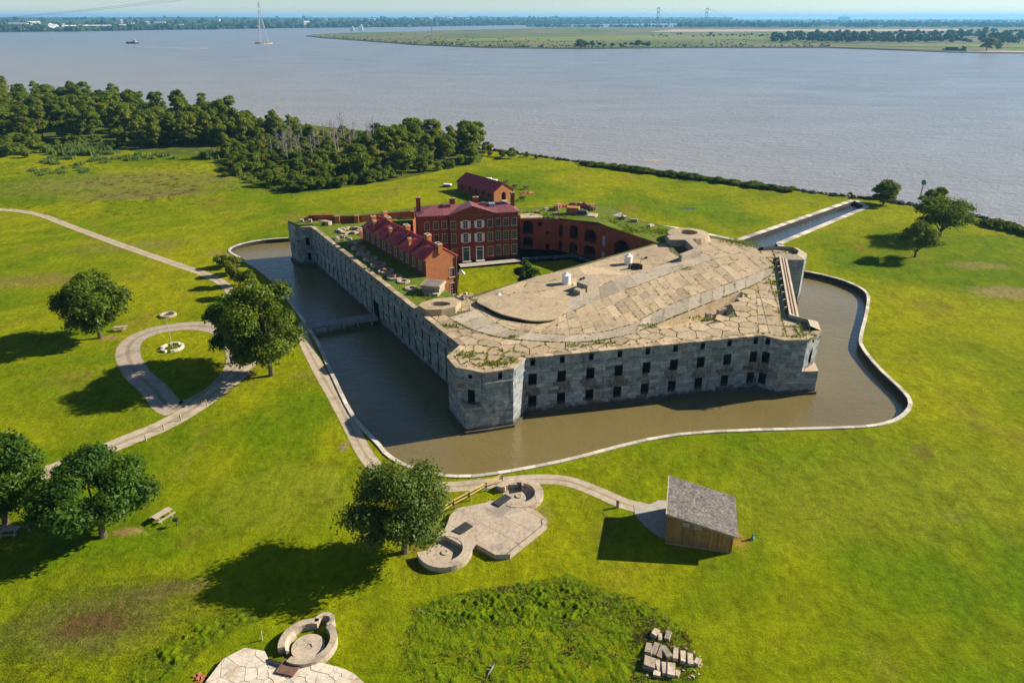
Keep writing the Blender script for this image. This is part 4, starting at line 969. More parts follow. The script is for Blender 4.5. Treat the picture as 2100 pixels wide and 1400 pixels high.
# officers' quarters: three storeys of red brick, hipped roof, central pediment
F0, F1 = (-22.5, 166.4), (1.5, 171.3); d, n, L, rz = loc_frame(F0, F1); DEP = 9.0; EZ = 11.7
rl = (F0[0], F0[1], 0); oq = thing('brick_house', 'three storey red brick house with wine red roof, pediment and white framed windows', 'building', rl)
def Q(s, o, z): return (F0[0] + d.x * s - n.x * o, F0[1] + d.y * s - n.y * o, z)
cols = [2.05, 4.15, 6.2, 8.35, 11.3, 14.7, 17.4, 19.5, 21.5, 23.5]; rows = [(1.05, 2.25, 1.15), (4.85, 2.1, 1.1), (8.35, 1.75, 1.1)]
PB = (7.4, 18.6, .55)   # projecting centre
def oq_ops(lo, hi, off):
    o = []
    for c in cols:
        if lo < c < hi:
            for k, (z, h, w) in enumerate(rows):
                if c in (11.3, 14.7) and k == 0: o.append((c - .75 - off, c + .75 - off, .15, 3.35))
                else: o.append((c - w / 2 - off, c + w / 2 - off, z, z + h))
    return o
wmb = MB(rl)
def oqwall(s0, s1, out): a = Q(s0, -out, 0); b = Q(s1, -out, 0); brick_wall(wmb, a[:2], b[:2], -.1, EZ, oq_ops(s0, s1, s0), .14, 0, 1)
oqwall(0, PB[0], 0); oqwall(PB[0], PB[1], PB[2]); oqwall(PB[1], L, 0)
for s, a, b in ((PB[0], 0, PB[2]), (PB[1], PB[2], 0)): brick_wall(wmb, Q(s, -a, 0)[:2], Q(s, -b, 0)[:2], -.1, EZ, [])
brick_wall(wmb, Q(L, 0, 0)[:2], Q(L, DEP, 0)[:2], -.1, EZ, []); brick_wall(wmb, Q(L, DEP, 0)[:2], Q(0, DEP, 0)[:2], -.1, EZ, []); brick_wall(wmb, Q(0, DEP, 0)[:2], Q(0, 0, 0)[:2], -.1, EZ, [])
wmb.build('wall', ['brick', 'dark'], oq)
RZ = 13.2; rm = MB(rl); ov = .35; e = [Q(-ov, -ov, EZ), Q(L + ov, -ov, EZ), Q(L + ov, DEP + ov, EZ), Q(-ov, DEP + ov, EZ)]; r0, r1 = Q(3.9, DEP / 2, RZ), Q(L - 2.6, DEP / 2, RZ)
for f in ([e[0], e[1], r1, r0], [e[2], e[3], r0, r1], [e[1], e[2], r1], [e[3], e[0], r0]): rm.poly(f)
pc = (PB[0] + PB[1]) / 2; pa, pb_, pt, ptb = Q(PB[0] - .3, -PB[2] - .3, EZ + .02), Q(PB[1] + .3, -PB[2] - .3, EZ + .02), Q(pc, -PB[2] - .3, RZ + .55), Q(pc, DEP / 2, RZ + .55)
pa2, pb2 = Q(PB[0] - .3, 2.5, EZ + .9), Q(PB[1] + .3, 2.5, EZ + .9)
rm.poly([pa, pt, ptb, Q(PB[0] - .3, DEP / 2, EZ + .02)]); rm.poly([pb_, Q(PB[1] + .3, DEP / 2, EZ + .02), ptb, pt])
for a, b in ((0, 1), (1, 2), (2, 3), (3, 0)): rm.poly([e[a], e[b], (e[b][0], e[b][1], EZ - .2), (e[a][0], e[a][1], EZ - .2)])
for k in range(1, 40):
    s = -ov + (L + 2 * ov) * k / 40
    hh = min(1, max(0, (s + .35) / 4.2), max(0, (L + .35 - s) / 2.95)); 
    if PB[0] - 1 < s < PB[1] + 1: continue
    a_, b_ = Q(s, -ov, EZ + .03), Q(s, -ov + (DEP / 2 + ov) * hh, EZ + (RZ - EZ) * hh + .03); rm.tube(a_, b_, .03, .03, 3, 0, .7, False)
rm.build('roof', 'roof_wine', oq)
mb = MB(rl); mb.poly([Q(PB[0] - .1, -PB[2], EZ), Q(PB[1] + .1, -PB[2], EZ), Q(pc, -PB[2], RZ + .35)]); mb.build('pediment', 'brick', oq)
mb = MB(rl)
for a, b in ((pa, pt), (pb_, pt)): mb.tube(a, b, .14, .14, 4)
mb.tube(Q(PB[0] - .3, -PB[2] - .1, EZ), Q(PB[1] + .3, -PB[2] - .1, EZ), .13, .13, 4); mb.tube(Q(-.2, -.2, EZ - .1), Q(PB[0], -.2, EZ - .1), .12, .12, 4); mb.tube(Q(PB[1], -.2, EZ - .1), Q(L + .2, -.2, EZ - .1), .12, .12, 4)
mb.build('cornice', 'roof_wine', oq)
for c in cols:
    for k, (z, h, w) in enumerate(rows):
        out = PB[2] if PB[0] < c < PB[1] else 0
        if c in (11.3, 14.7) and k == 0: continue
        put_window(oq, rl, F0, d, n, rz, c, z, w, h, c in (11.3, 14.7), out)
db = MB(); db.box((0, .06, 0), (1.36, .08, 2.45), 0, 0); [db.box((x, .0, z), (.5, .03, .9), 0, 0, .7) for x in (-.33, .33) for z in (.2, 1.3)]; dm = db.mesh('door', 'teal')
ds = MB(); [ds.box((x, -.02, 0), (.24, .2, 3.25)) for x in (-.86, .86)]; ds.box((0, -.02, 3.25), (2.0, .24, .22)); ds.box((0, .02, 2.5), (1.5, .08, .1)); dsm = ds.mesh('door_surround', 'white')
fl = MB(); fl.poly([(-.7, .09, 2.6), (.7, .09, 2.6), (.7, .09, 3.25), (-.7, .09, 3.25)]); flm = fl.mesh('fanlight', 'glass'); hd = MB(); hd.box((.08, 0, 1.05), (.06, .12, .1)); hdm = hd.mesh('handle', 'steel_dark')
for c in (11.3, 14.7):
    x, y = F0[0] + d.x * c + n.x * PB[2], F0[1] + d.y * c + n.y * PB[2]; o = link('door', dm, oq, (x - rl[0], y - rl[1], .15), rz); link('door_surround', dsm, o); link('fanlight', flm, o); link('handle', hdm, o)
st_ = MB(rl)
for c in (11.3, 14.7): st_.box(Q(c, -PB[2] - .6, 0), (2.2, 1.1, .16), rz, 0, .6)
st_.build('door_step', 'kerb', oq)
for s, o, z0, z1, sx, sy in ((.5, 4.2, EZ - .5, 15.4, 1.0, 1.3), (8.9, DEP / 2 + .4, 12.6, 14.6, 1.3, .9), (14.8, DEP / 2 + .6, 12.6, 14.6, 1.3, .9), (L - .6, 4.0, EZ - .5, 15.6, .8, 1.2)):
    q = Q(s, o, 0); chimney(oq, rl, q[0], q[1], z0, z1, sx, sy, rz, 'brick')
q = Q(7.3, 3.4, 0); mb = MB((q[0], q[1], 12)); mb.prism([Q(6.3, 3.0, 0)[:2], Q(8.2, 3.0, 0)[:2], Q(8.2, 4.6, 0)[:2], Q(6.3, 4.6, 0)[:2]], 12.0, 13.5, 0, .5); mb.build('roof_cricket', 'roof_wine', oq, (q[0] - rl[0], q[1] - rl[1], 12))
q = Q(16.4, 3.6, 12.6); mb = MB(q); mb.box(q, (1.5, 1.1, .9), rz, 0, .5, .8); mb.build('roof_hatch', 'roof_wine', oq, (q[0] - rl[0], q[1] - rl[1], q[2]))
q = Q(18.6, 3.3, 12.5); mb = MB(q); [mb.box((q[0] + d.x * k, q[1] + d.y * k, q[2]), (.35, 1.6, .8), rz + .1, 0, .6) for k in (-.6, -.1, .4)]; mb.build('roof_vent', 'bluegrey', oq, (q[0] - rl[0], q[1] - rl[1], q[2]))
q = Q(.2, 0, 0); mb = MB(rl)
for s in (PB[0] - .15, PB[1] + .15): q = Q(s, -.1, 0); mb.tube((q[0], q[1], 0), (q[0], q[1], EZ), .09, .09, 6)
mb.build('downpipe', 'steel_dark', oq, kind='stuff')

# barracks: long brick range with a folded red roof, yellow-brick gable and a row of chimneys
W0 = (-17.0, 132.0); bu = Vector((-.567, .8237)); bv = Vector((.8237, .567)); BL, BW = 30.0, 7.1; BE, BR = 11.9, 14.35; RX = 3.3
rl = (W0[0], W0[1], 0); bk = thing('barracks', 'long low brick barracks with folded bright red roof and many chimneys', 'building', rl)
def B(s, o, z): q = Vector(W0) + bu * s + bv * o; return (q.x, q.y, z)
wmb = MB(rl)
wi = [(s - .45, s + .45, 9.5, 11.2) for s in (2.2, 4.8, 7.6, 10.4, 13.2, 16.0, 18.8, 21.6, 24.4, 27.2)]
brick_wall(wmb, B(BL, 0, 0)[:2], B(0, 0, 0)[:2], 0, BE, [(BL - b, BL - a, c, e) for a, b, c, e in wi], .14, 2, 1)
brick_wall(wmb, B(0, BW, 0)[:2], B(BL, BW, 0)[:2], 0, BE - .3, [], .14, 0, 1); brick_wall(wmb, B(BL, BW, 0)[:2], B(BL, 0, 0)[:2], 0, BE, [], .14, 0, 1)
brick_wall(wmb, B(0, 0, 0)[:2], B(0, BW, 0)[:2], 0, BE - .3, [(BW - 1.65, BW - .65, 7.4, 9.2), (BW - 1.65, BW - .65, 3.6, 6.0)], .14, 3, 1)
wmb.poly([B(0, 0, BE - .3), B(0, BW, BE - .3), B(0, BW, BE - .25), B(0, RX, BR), B(0, 0, BE)], 3); wmb.poly([B(BL, BW, BE - .3), B(BL, 0, BE), B(BL, 1.5, BE)], 0)
wmb.build('wall', ['brick', 'dark', 'brick', 'brick_tan'], bk)
rm = MB(rl); ns = 10; val = [B(BL * i / ns, -.3, BE + (.55 if i % 2 else -.08)) for i in range(ns + 1)]; mid = [B(BL * i / ns, RX * .45, BE + (BR - BE) * .5 + (.42 if i % 2 else -.25)) for i in range(ns + 1)]; rid = [B(BL * i / ns if i < ns else BL - 2.2, RX, BR - (.12 if i % 2 else 0)) for i in range(ns + 1)]; east = [B(BL * i / ns, BW + .35, BE - .35) for i in range(ns + 1)]
for i in range(ns):
    t = .42 + .16 * ((i // 2) % 2)
    rm.poly([val[i], mid[i], mid[i + 1], val[i + 1]][::-1], 0, t); rm.poly([mid[i], rid[i], rid[i + 1], mid[i + 1]][::-1], 0, t); rm.poly([rid[i], east[i], east[i + 1], rid[i + 1]][::-1], 0, .62)
    rm.poly([val[i], val[i + 1], (val[i + 1][0], val[i + 1][1], BE - .15), (val[i][0], val[i][1], BE - .15)], 0, .3)
rm.poly([val[ns], B(BL + .2, BW, BE - .3), rid[ns]]); rm.poly([B(BL + .1, -.3, BE), B(BL + .2, BW + .3, BE - .35), rid[ns]])
for i in range(0, ns + 1, 2): rm.tube(val[i], rid[i], .12, .1, 4, 0, .25); 
ridge_tube(rm, rid, .13); ridge_tube(rm, [B(0, -.3, BE), B(0, RX, BR), B(0, BW + .35, BE - .35)], .13)
rm.build('roof', 'roof_red', bk)
mb = MB(rl)   # party-wall upstands crossing the folds
for i in (2, 4, 6, 8): mb.tube(B(BL * i / ns, -.2, BE + .1), B(BL * i / ns, RX, BR + .12), .2, .2, 4, 0, .3)
mb.build('roof_upstand', 'roof_red', bk, kind='stuff')
bd, bn, _, brz = loc_frame(B(0, 0, 0), B(0, BW, 0))
for z, h in ((7.4, 1.8), (3.6, 2.4)): put_window(bk, rl, W0, bd, bn, brz, BW - 1.15, z, 1.0, h)
wd, wn_, _, wrz = loc_frame(B(BL, 0, 0), B(0, 0, 0))
for a, b, c, e in wi: put_window(bk, rl, B(BL, 0, 0), wd, wn_, wrz, BL - (a + b) / 2, c, .9, 1.7)
for s, o, z0, z1, sx, sy in ((.35, RX, BR - 1.6, BR + .45, .9, 1.5), (5.2, RX + .3, BR - .6, BR + 1.1, 1.0, 1.3), (14.6, RX + .3, BR - .6, BR + .9, 1.0, 1.5), (23.6, RX + .2, BR - .6, BR + .7, 1.0, 1.4), (7.8, .75, BE, BE + 2.6, .6, .6), (16.6, .75, BE, BE + 2.7, .6, .6), (24.6, .75, BE, BE + 2.5, .6, .6), (27.0, 1.6, BE, BE + 2.9, 1.0, .7), (28.2, 5.0, BE - .5, BE + 3.2, .9, .7)):
    q = B(s, o, 0); chimney(bk, rl, q[0], q[1], z0, z1, sx, sy, brz)
mb = MB(rl); q = B(-.12, BW - .15, 0); mb.tube((q[0], q[1], 0), (q[0], q[1], BE - .3), .12, .12, 6); q = B(-.08, .08, 0); mb.tube((q[0], q[1], 8.6), (q[0], q[1], BE), .1, .1, 6); mb.build('downpipe', 'rust', bk, kind='stuff')

# brick store beyond the fort
S0 = (-5.9, 229.2); su = Vector((-.61, .792)); sv = Vector((.792, .61)); SL, SW, SE, SR = 21.5, 8.0, 3.5, 5.9
rl = (S0[0], S0[1], 0); stq = thing('brick_barn', 'low gabled brick store with dark red roof on the lawn behind the fort', 'building', rl)
def T_(s, o, z): q = Vector(S0) + su * s + sv * o; return (q.x, q.y, z)
wmb = MB(rl); brick_wall(wmb, T_(SL, 0, 0)[:2], T_(0, 0, 0)[:2], 0, SE, [(s - .5, s + .5, a, b) for s, a, b in ((3, 1.2, 2.6), (7.5, 1.2, 2.6), (11.5, .2, 2.5), (15.5, 1.2, 2.6), (19, 1.2, 2.6))], .5, 0, 1)
brick_wall(wmb, T_(0, 0, 0)[:2], T_(0, SW, 0)[:2], 0, SE, [(SW / 2 - .9, SW / 2 + .9, .1, 2.9, .8)], .7, 2, 1); brick_wall(wmb, T_(0, SW, 0)[:2], T_(SL, SW, 0)[:2], 0, SE, []); brick_wall(wmb, T_(SL, SW, 0)[:2], T_(SL, 0, 0)[:2], 0, SE, [])
for s in (0, SL): wmb.poly([T_(s, 0, SE), T_(s, SW, SE), T_(s, SW / 2, SR)], 2)
wmb.build('wall', ['brick', 'dark', 'brick_tan'], stq)
rm = MB(rl); o = .45
for a, b in ((-o, SW / 2), (SW + o, SW / 2)):
    za = SE - (SR - SE) * o / (SW / 2); q = [T_(-.3, a, za), T_(SL + .3, a, za), T_(SL + .3, b, SR), T_(-.3, b, SR)]; rm.poly(q, 0, .45); rm.poly([(x, y, z - .15) for x, y, z in q], 0, .3)
    for i in range(4): p1, p2 = q[i], q[(i + 1) % 4]; rm.poly([p1, p2, (p2[0], p2[1], p2[2] - .15), (p1[0], p1[1], p1[2] - .15)], 0, .3)
for k in range(1, 26): s = SL * k / 26; rm.tube(T_(s, -o, SE - .2), T_(s, SW / 2, SR + .03), .035, .035, 3, 0, .3, False)
ridge_tube(rm, [T_(-.3, SW / 2, SR), T_(SL + .3, SW / 2, SR)], .1); rm.build('roof', 'roof_red', stq)
mb = MB(rl); q = T_(-.3, SW / 2, 0); mb.box((q[0], q[1], 0), (2.4, 1.8, .25), math.atan2(sv.y, sv.x)); mb.build('door_slab', 'slab', stq)

# brown board shed with a lean-to roof
def shed():
    c = [(17.7, 64.4), (24.7, 62.75), (26.3, 69.0), (19.2, 70.65)]; rl = (*c[0], 0); t = thing('wooden_shed', 'brown board shed with weathered grey single slope shingle roof', 'shed', rl)
    H = [4.25, 2.65, 2.65, 4.25]; w = MB(rl); sd_ = MB(rl); tr = MB(rl)
    for i in range(4):
        a, b = c[i], c[(i + 1) % 4]; ha, hb = H[i], H[(i + 1) % 4]; w.poly([(*a, 0), (*b, 0), (*b, hb), (*a, ha)])
        d, n, L, rz = loc_frame(a, b); k = int(L / .235)
        for j in range(k):
            s = (j + .5) * L / k; h = ha + (hb - ha) * s / L; z0 = .12 + random.uniform(-.03, .02); sd_.box((a[0] + d.x * s + n.x * .03, a[1] + d.y * s + n.y * .03, z0), (L / k - .035, .05, h - z0 - .02), rz, 0, min(1, max(0, random.gauss(.5, .2))))
    w.build('wall', 'siding', t); sd_.build('siding_board', 'siding', t, kind='stuff')
    d, n, L, rz = loc_frame(c[0], c[1])
    vm = MB(); vm.box((0, 0, 0), (.85, .05, .6), 0, 0, .4); [vm.box((0, -.03, .05 + .12 * k), (.75, .05, .05), 0, 0, .7) for k in range(5)]; vm = vm.mesh('louvre', 'timber')
    for s in (2.0, 3.3): link('louvre', vm, t, (d.x * s + n.x * .08, d.y * s + n.y * .08, 2.75 if s < 3 else 2.6), rz)
    for (x, y), h in zip(c, H): tr.box((x, y, .05), (.16, .16, h - .05), rz, 0, .3)
    tr.build('corner_post', 'siding', t, kind='stuff')
    # roof: sheathing slab, then rows of shingles
    u = Vector((c[1][0] - c[0][0], c[1][1] - c[0][1])).normalized(); v = Vector((c[3][0] - c[0][0], c[3][1] - c[0][1])).normalized(); L, Dp = 7.95, 7.55; o = Vector(c[0]) - u * .3 - v * .55
    def R_(s, q, dz=0.0): p = o + u * s + v * q; return (p.x, p.y, 4.42 - (s - .3) * (1.60 / 7.15) + dz)
    m = MB(rl); P = [R_(0, 0), R_(L, 0), R_(L, Dp), R_(0, Dp)]; m.poly([(x, y, z - .16) for x, y, z in P][::-1]); m.poly(P)
    for i in range(4): a, b = P[i], P[(i + 1) % 4]; m.poly([(a[0], a[1], a[2] - .18), (b[0], b[1], b[2] - .18), b, a], 0, .6)
    m.build('roof', 'timber', t); sm = MB(rl)
    for r in range(40):
        s0 = L - (r + 1) * L / 40; q = -random.random() * .15
        while q < Dp:
            w_ = random.uniform(.1, .24); a, b = max(0, q), min(Dp, q + w_); q += w_
            if b - a < .03: continue
            dz = .03 + random.uniform(0, .035); tt = min(1, max(0, random.gauss(.5, .25))); s1 = s0 + L / 40 + .03
            p = [R_(s0, a, .012), R_(s1, a, dz), R_(s1, b - .008, dz), R_(s0, b - .008, .012)]; sm.poly(p, 0, tt); sm.poly([R_(s1, a, .0), R_(s1, b - .008, 0), p[2], p[1]], 0, tt * .6)
    sm.build('shingle', 'shingle', t, kind='stuff')
    m = MB(rl); a, b = P[3], P[0]; m.tube((a[0], a[1], a[2] - .05), (b[0], b[1], b[2] - .05), .09, .09, 4); m.tube((P[0][0], P[0][1], P[0][2] - .1), (P[1][0], P[1][1], P[1][2] - .1), .07, .07, 4); m.build('fascia', 'timber', t)
    m = MB(rl); dl_, nl, Ll, rzl = loc_frame(c[3], c[0]); q = Vector(c[3]) + dl_ * 3.2 + nl * .06; m.box((q.x, q.y, .1), (1.0, .07, 2.1), rzl, 0, .4); m.build('door', 'siding', t)
    m = MB(rl); m.prism([(p[0] * 1 - .1, p[1] - .1) for p in c], 0, .13); m.build('base_slab', 'slab', t)
shed()

# concrete gun battery beside the path: platform of slabs and two round pits
def ring_pit(mb, x, y, r0, r1, z0, z1, zf, gaps=(), n=30, mat=0):
    """thick round wall with a sunken floor; gaps are (a0, a1) left open"""
    for i in range(n):
        a, b = 2 * math.pi * i / n, 2 * math.pi * (i + 1) / n
        if any(g0 <= (a + b) / 2 % (2 * math.pi) <= g1 for g0, g1 in gaps): continue
        mb.lathe((x, y, z0), [(r0, 0), (r0, z1 - z0), (r1, z1 - z0), (r1, zf - z0)], 1, mat, .45 + .1 * ((i // 5) % 2), a, b)
def battery():
    bx, by = at(1020, 1080); rl = (bx, by, 0); t = thing('gun_battery', 'concrete gun battery with two round pits and a slab platform near the path', 'gun battery', rl)
    ZB = .68; pl = ats([(1083, 1039), (1102.5, 1047.5), (1120, 1063), (1122, 1075), (1046, 1136), (1016, 1137), (977, 1115), (962, 1126), (930, 1108), (906, 1095), (915, 1078), (923, 1056), (937, 1041.5), (993, 1030.5), (1006, 1025)], ZB)
    m = MB(rl); m.prism(pl, -.05, ZB - .05, 0, .4); m.build('platform_base', 'bat_conc', t)
    cen = ats([(1075, 1050), (1100, 1068), (1040, 1050), (1068, 1078), (1005, 1045), (1033, 1065), (985, 1068), (1020, 1100), (950, 1062), (985, 1095), (1045, 1110), (955, 1085), (1000, 1120)], ZB)
    for c in gridcells(pl, math.atan2(10.3, 8.4), 2.6, 2.3, .3, .4):
        q = shrink(c, .02); cx = sum(p[0] for p in q) / len(q); cy = sum(p[1] for p in q) / len(q); q = q if area(q) > 0 else q[::-1]
        b = MB((cx, cy, ZB)); b.prism(q, ZB - .06, ZB + random.uniform(-.008, .015), 0, random.uniform(.3, .7)); b.build('slab', 'bat_conc', t, (cx - bx, cy - by, ZB))
    m = MB(rl); bo = [pl[k] for k in (2, 3, 4)]
    for a, b in zip(bo, bo[1:]): m.tube((*a, ZB + .35), (*b, ZB + .35), .035, .035, 5); m.tube((*a, ZB), (*a, ZB + .35), .03, .03, 5); m.tube((*b, ZB), (*b, ZB + .35), .03, .03, 5)
    m.build('edge_rail', 'timber', t, kind='stuff')
    for (px, py, g, nm) in ((912, 1124, [(2.0, 3.3)], 0), (1064, 1009, [(2.7, 4.1)], 1)):
        x, y = at(px, py, ZB); m = MB((x, y, 0)); ring_pit(m, x, y, 3.1, 2.05, -.05, ZB + .06, .06, g); m.lathe((x, y, 0), [(2.06, .06), (0, .08)], 24, 0, .3)
        if nm: m.box((x + .45, y + 1.55, .12), (.22, 1.1, .9), .1, 0, .5); m.box((x - .55, y + 1.75, .12), (1.2, .25, .6), .15, 0, .4)
        m.build('gun_pit', 'bat_conc', t, (x - bx, y - by, 0))
        m = MB((x, y, .12)); m.lathe((x, y, .12), [(.45, 0), (.42, .08), (.25, .08), (.25, .03), (0, .03)], 14); m.build('pivot_ring', 'slab_grey', t, (x - bx, y - by, .12))
    for P in ([(1036, 1012), (1049, 1019.5), (1024, 1038), (1009, 1030.5)], [(954, 1069), (970, 1078), (945, 1095), (926, 1087.5)]):
        q = ats(P, ZB + .1); q = q if area(q) > 0 else q[::-1]; cx = sum(p[0] for p in q) / 4; cy = sum(p[1] for p in q) / 4; m = MB((cx, cy, ZB)); m.prism(q, ZB, ZB + .1); m.tube((q[0][0], q[0][1], ZB + .13), (q[1][0], q[1][1], ZB + .13), .03, .03, 4); m.build('steel_hatch', 'steel_dark', t, (cx - bx, cy - by, ZB))
    return t
battery()
def wood_fence():
    P = [at3(x, y, 0) for x, y in ((1030, 990), (998, 1006), (964, 1026), (932, 1043), (906, 1060))]; rl = P[0]; t = thing('wooden_rail_fence', 'yellow timber rail fence running from path to gun battery', 'fence', rl)
    pm = MB(); pm.box((0, 0, 0), (.14, .14, 1.35)); pm = pm.mesh('post', 'timber')
    for p in P: link('post', pm, t, (p[0] - rl[0], p[1] - rl[1], 0))
    for z in (.65, 1.15):
        m = MB((rl[0], rl[1], z)); 
        for a, b in zip(P, P[1:]): d, n, L, rz = loc_frame(a, b); m.box(((a[0] + b[0]) / 2 + n.x * .1, (a[1] + b[1]) / 2 + n.y * .1, z), (L, .06, .2), rz, 0, .5)
        m.build('rail', 'rail', t, (0, 0, z))
wood_fence()
# second emplacement at the lower edge: cracked white slab, round pit with a niche
def emplacement():
    x, y = at(631, 1313, .8); rl = (x, y, 0); t = thing('gun_emplacement', 'round concrete gun pit with niche behind a cracked white slab', 'gun emplacement', rl)
    m = MB(rl); ring_pit(m, x, y, 2.75, 2.1, -.3, .85, -.75, [(.95, 1.45), (3.55, 4.15)], 36); m.lathe((x, y, 0), [(2.11, -.75), (0, -.74)], 28, 0, .02)  # floor tint lowered to stand in for shade inside the ring
    # niche at the back of the ring
    nx, ny = x + 2.75 * math.cos(1.2), y + 2.75 * math.sin(1.2)
    m.lathe((nx, ny, -.3), [(.98, 0), (.98, 1.15), (.55, 1.15), (.55, -.4)], 18, 0, .6, 1.2 - 2.2, 1.2 + 2.2); m.build('gun_pit', 'bat_conc', t, (0, 0, 0))
    m = MB(rl)
    for k, (ra, rb) in enumerate(((2.06, 2.3),)):
        for a in np.linspace(2.5, 3.5, 8): m.lathe((x, y, -.3), [(2.1, .0), (1.8, .0), (1.8, .75), (2.1, 1.0)], 1, 0, .5, a, a + .16)
    m.build('pit_bench', 'bat_conc', t, kind='stuff')
    m = MB((x, y, -.3)); hexa = [(x + .08 + .42 * math.cos(a), y - .35 + .42 * math.sin(a)) for a in [i * math.pi / 3 for i in range(6)]]; disc = [(x + .08 + 1.55 * math.cos(a), y - .35 + 1.55 * math.sin(a)) for a in [i * math.pi / 16 for i in range(32)]]
    m.prism(disc, -.75, .42, 0, .8, holes=[hexa]); m.flat(hexa, .35, 0, .15); m.build('gun_platform', 'bat_conc', t, (0, 0, -.3))
    sp_ = ats([(502, 1327), (543, 1333), (552, 1352), (577, 1362), (605, 1358), (661, 1357), (701, 1368), (724, 1378), (752, 1402), (790, 1450), (385, 1450), (425, 1392), (457, 1350)], .45)
    m = MB(rl); m.prism(sp_ if area(sp_) > 0 else sp_[::-1], -.1, .33); m.build('slab_bed', 'roofdirt', t)
    for c in voronoi(sp_, scatter(sp_, 62, .55)):
        q = shrink(c, .035); q = q if area(q) > 0 else q[::-1]; cx = sum(p[0] for p in q) / len(q); cy = sum(p[1] for p in q) / len(q)
        b = MB((cx, cy, .45)); tx, ty = random.uniform(-.03, .03), random.uniform(-.03, .03); b.prism(q, .2, lambda X, Y: .45 + (X - cx) * tx + (Y - cy) * ty, 0, random.uniform(.3, .7)); b.build('slab_piece', 'pale_conc', t, (cx - x, cy - y, .45))
    q = ats([(584, 1349), (622, 1356), (600, 1385), (564, 1377)], .62); q = q if area(q) > 0 else q[::-1]; m = MB(rl); m.prism(q, .45, .62); m.build('steel_hatch', 'rust', t)
    m = MB(rl); q = at(540, 1345, .6); m.prism(ats([(549, 1348), (584, 1359), (580, 1368), (552, 1358)], .6), .2, .6, 0, .1); m.build('ammunition_recess', 'steel_dark', t)
emplacement()

# footbridge over the moat to the gate
def bridge():
    a = Vector(at(628, 668, .25)); b = Vector(at(764, 646, .25)); gx = Vector((A['F6'][0] + gd[0] * gate_s, A['F6'][1] + gd[1] * gate_s)); b = gx + Vector((-gd[1], gd[0])) * -.0; rl = (a.x, a.y, 0)
    t = thing('footbridge', 'narrow plank footbridge across the moat to the fort gate', 'bridge', rl); d, n, L, rz = loc_frame(a, b); k = int(L / .3)
    pm = [None] * 3
    for i in range(3): q = MB(); q.box((0, 0, 0), (.28, 2.7, .08), 0, 0, .3 + .2 * i); pm[i] = q.mesh('plank', 'bridge_wood')
    for i in range(k): s = (i + .5) * L / k; link('plank', random.choice(pm), t, (d.x * s, d.y * s, .22), rz)
    m = MB(rl)
    for o in (-1.15, 1.15): m.box((a.x + d.x * L / 2 + n.x * o, a.y + d.y * L / 2 + n.y * o, -.12), (L, .22, .32), rz)
    m.build('beam', 'timber', t, kind='stuff'); m = MB(rl)
    for i in range(5):
        for o in (-1.1, 1.1): s = L * (i + .5) / 5; m.box((a.x + d.x * s + n.x * o, a.y + d.y * s + n.y * o, -1.8), (.3, .3, 1.7), rz)
    m.build('pile', 'timber', t, kind='stuff'); m = MB(rl)
    for o in (-1.3, 1.3): m.box((a.x + d.x * L / 2 + n.x * o, a.y + d.y * L / 2 + n.y * o, .3), (L, .12, .14), rz)
    m.build('kerb_rail', 'bridge_wood', t, kind='stuff')
bridge()
# small built things on the fort roof
def vent_tank(px, py, label):
    x, y = at(px, py, 8.72); t = thing('roof_ventilator', label, 'ventilator', (x, y, 8.7), 0, 'white roof ventilators'); m = MB(); m.lathe((0, 0, 0), [(.85, 0), (.85, .12), (.8, .12), (.8, 1.75)], 20); m.build('drum', 'white', t); m = MB(); m.lathe((0, 0, 1.75), [(.9, -.08), (.9, 0), (.3, .28), (.16, .5), (0, .52)], 20); m.build('cap', 'white', t)
vent_tank(1161, 581, 'white drum ventilator on fort roof beside the courtyard bush'); vent_tank(1288, 541, 'white drum ventilator on fort roof beside the dark crescent')
x, y = at(1026, 607, 8.75); t = thing('tarpaulin', 'small white crumpled tarpaulin lying on the fort roof edge', 'tarpaulin', (x, y, 8.7)); 
V_ = []; F_ = []
for i in range(7):
    for j in range(5): V_.append(((i - 3) * .3, (j - 2) * .22, .12 + .3 * math.sin(i * 1.1) * math.cos(j * .9) ** 2 + random.uniform(0, .12)))
for i in range(6):
    for j in range(4): F_.append((i * 5 + j, (i + 1) * 5 + j, (i + 1) * 5 + j + 1, i * 5 + j + 1))
bpy.data.objects.remove(t); thing('tarpaulin', 'small white crumpled tarpaulin lying on the fort roof edge', 'tarpaulin', (x, y, 8.75), -.4, None, raw('tarpaulin', V_, F_, 'white'))
x, y = at(889, 597, 8.6); t = thing('concrete_hut', 'small square concrete hut with dark flat roof on the rampart', 'hut', (x, y, 8.55), -.25)
m = MB(); m.box((0, 0, 0), (3.4, 3.0, 1.3), 0, 0, .35); m.build('wall', 'slab_grey', t); m = MB(); m.box((0, 0, 1.3), (3.9, 3.5, .42), 0, 0, .7); m.build('roof_slab', 'slab', t); m = MB(); m.box((0, 0, 1.72), (3.4, 3.0, .06), 0, 0, .5); m.build('roof_felt', 'shingle', t)
m = MB(); m.box((.4, -1.95, 0), (2.6, .9, .5), 0, 0, .7); m.build('step', 'stoneblock', t)
x, y = at(946, 561, .05); m = MB(); m.poly([(-1.4, -1, 0), (1.4, -1, 0), (0, 0, 1.7)]); m.poly([(1.4, -1, 0), (1.4, 1, 0), (0, 0, 1.7)]); m.poly([(1.4, 1, 0), (-1.4, 1, 0), (0, 0, 1.7)]); m.poly([(-1.4, 1, 0), (-1.4, -1, 0), (0, 0, 1.7)])
thing('small_tent', 'small white tent on courtyard grass by the barracks corner', 'tent', (x, y, .05), 0, None, m.mesh('small_tent', 'white'), sc=.6)
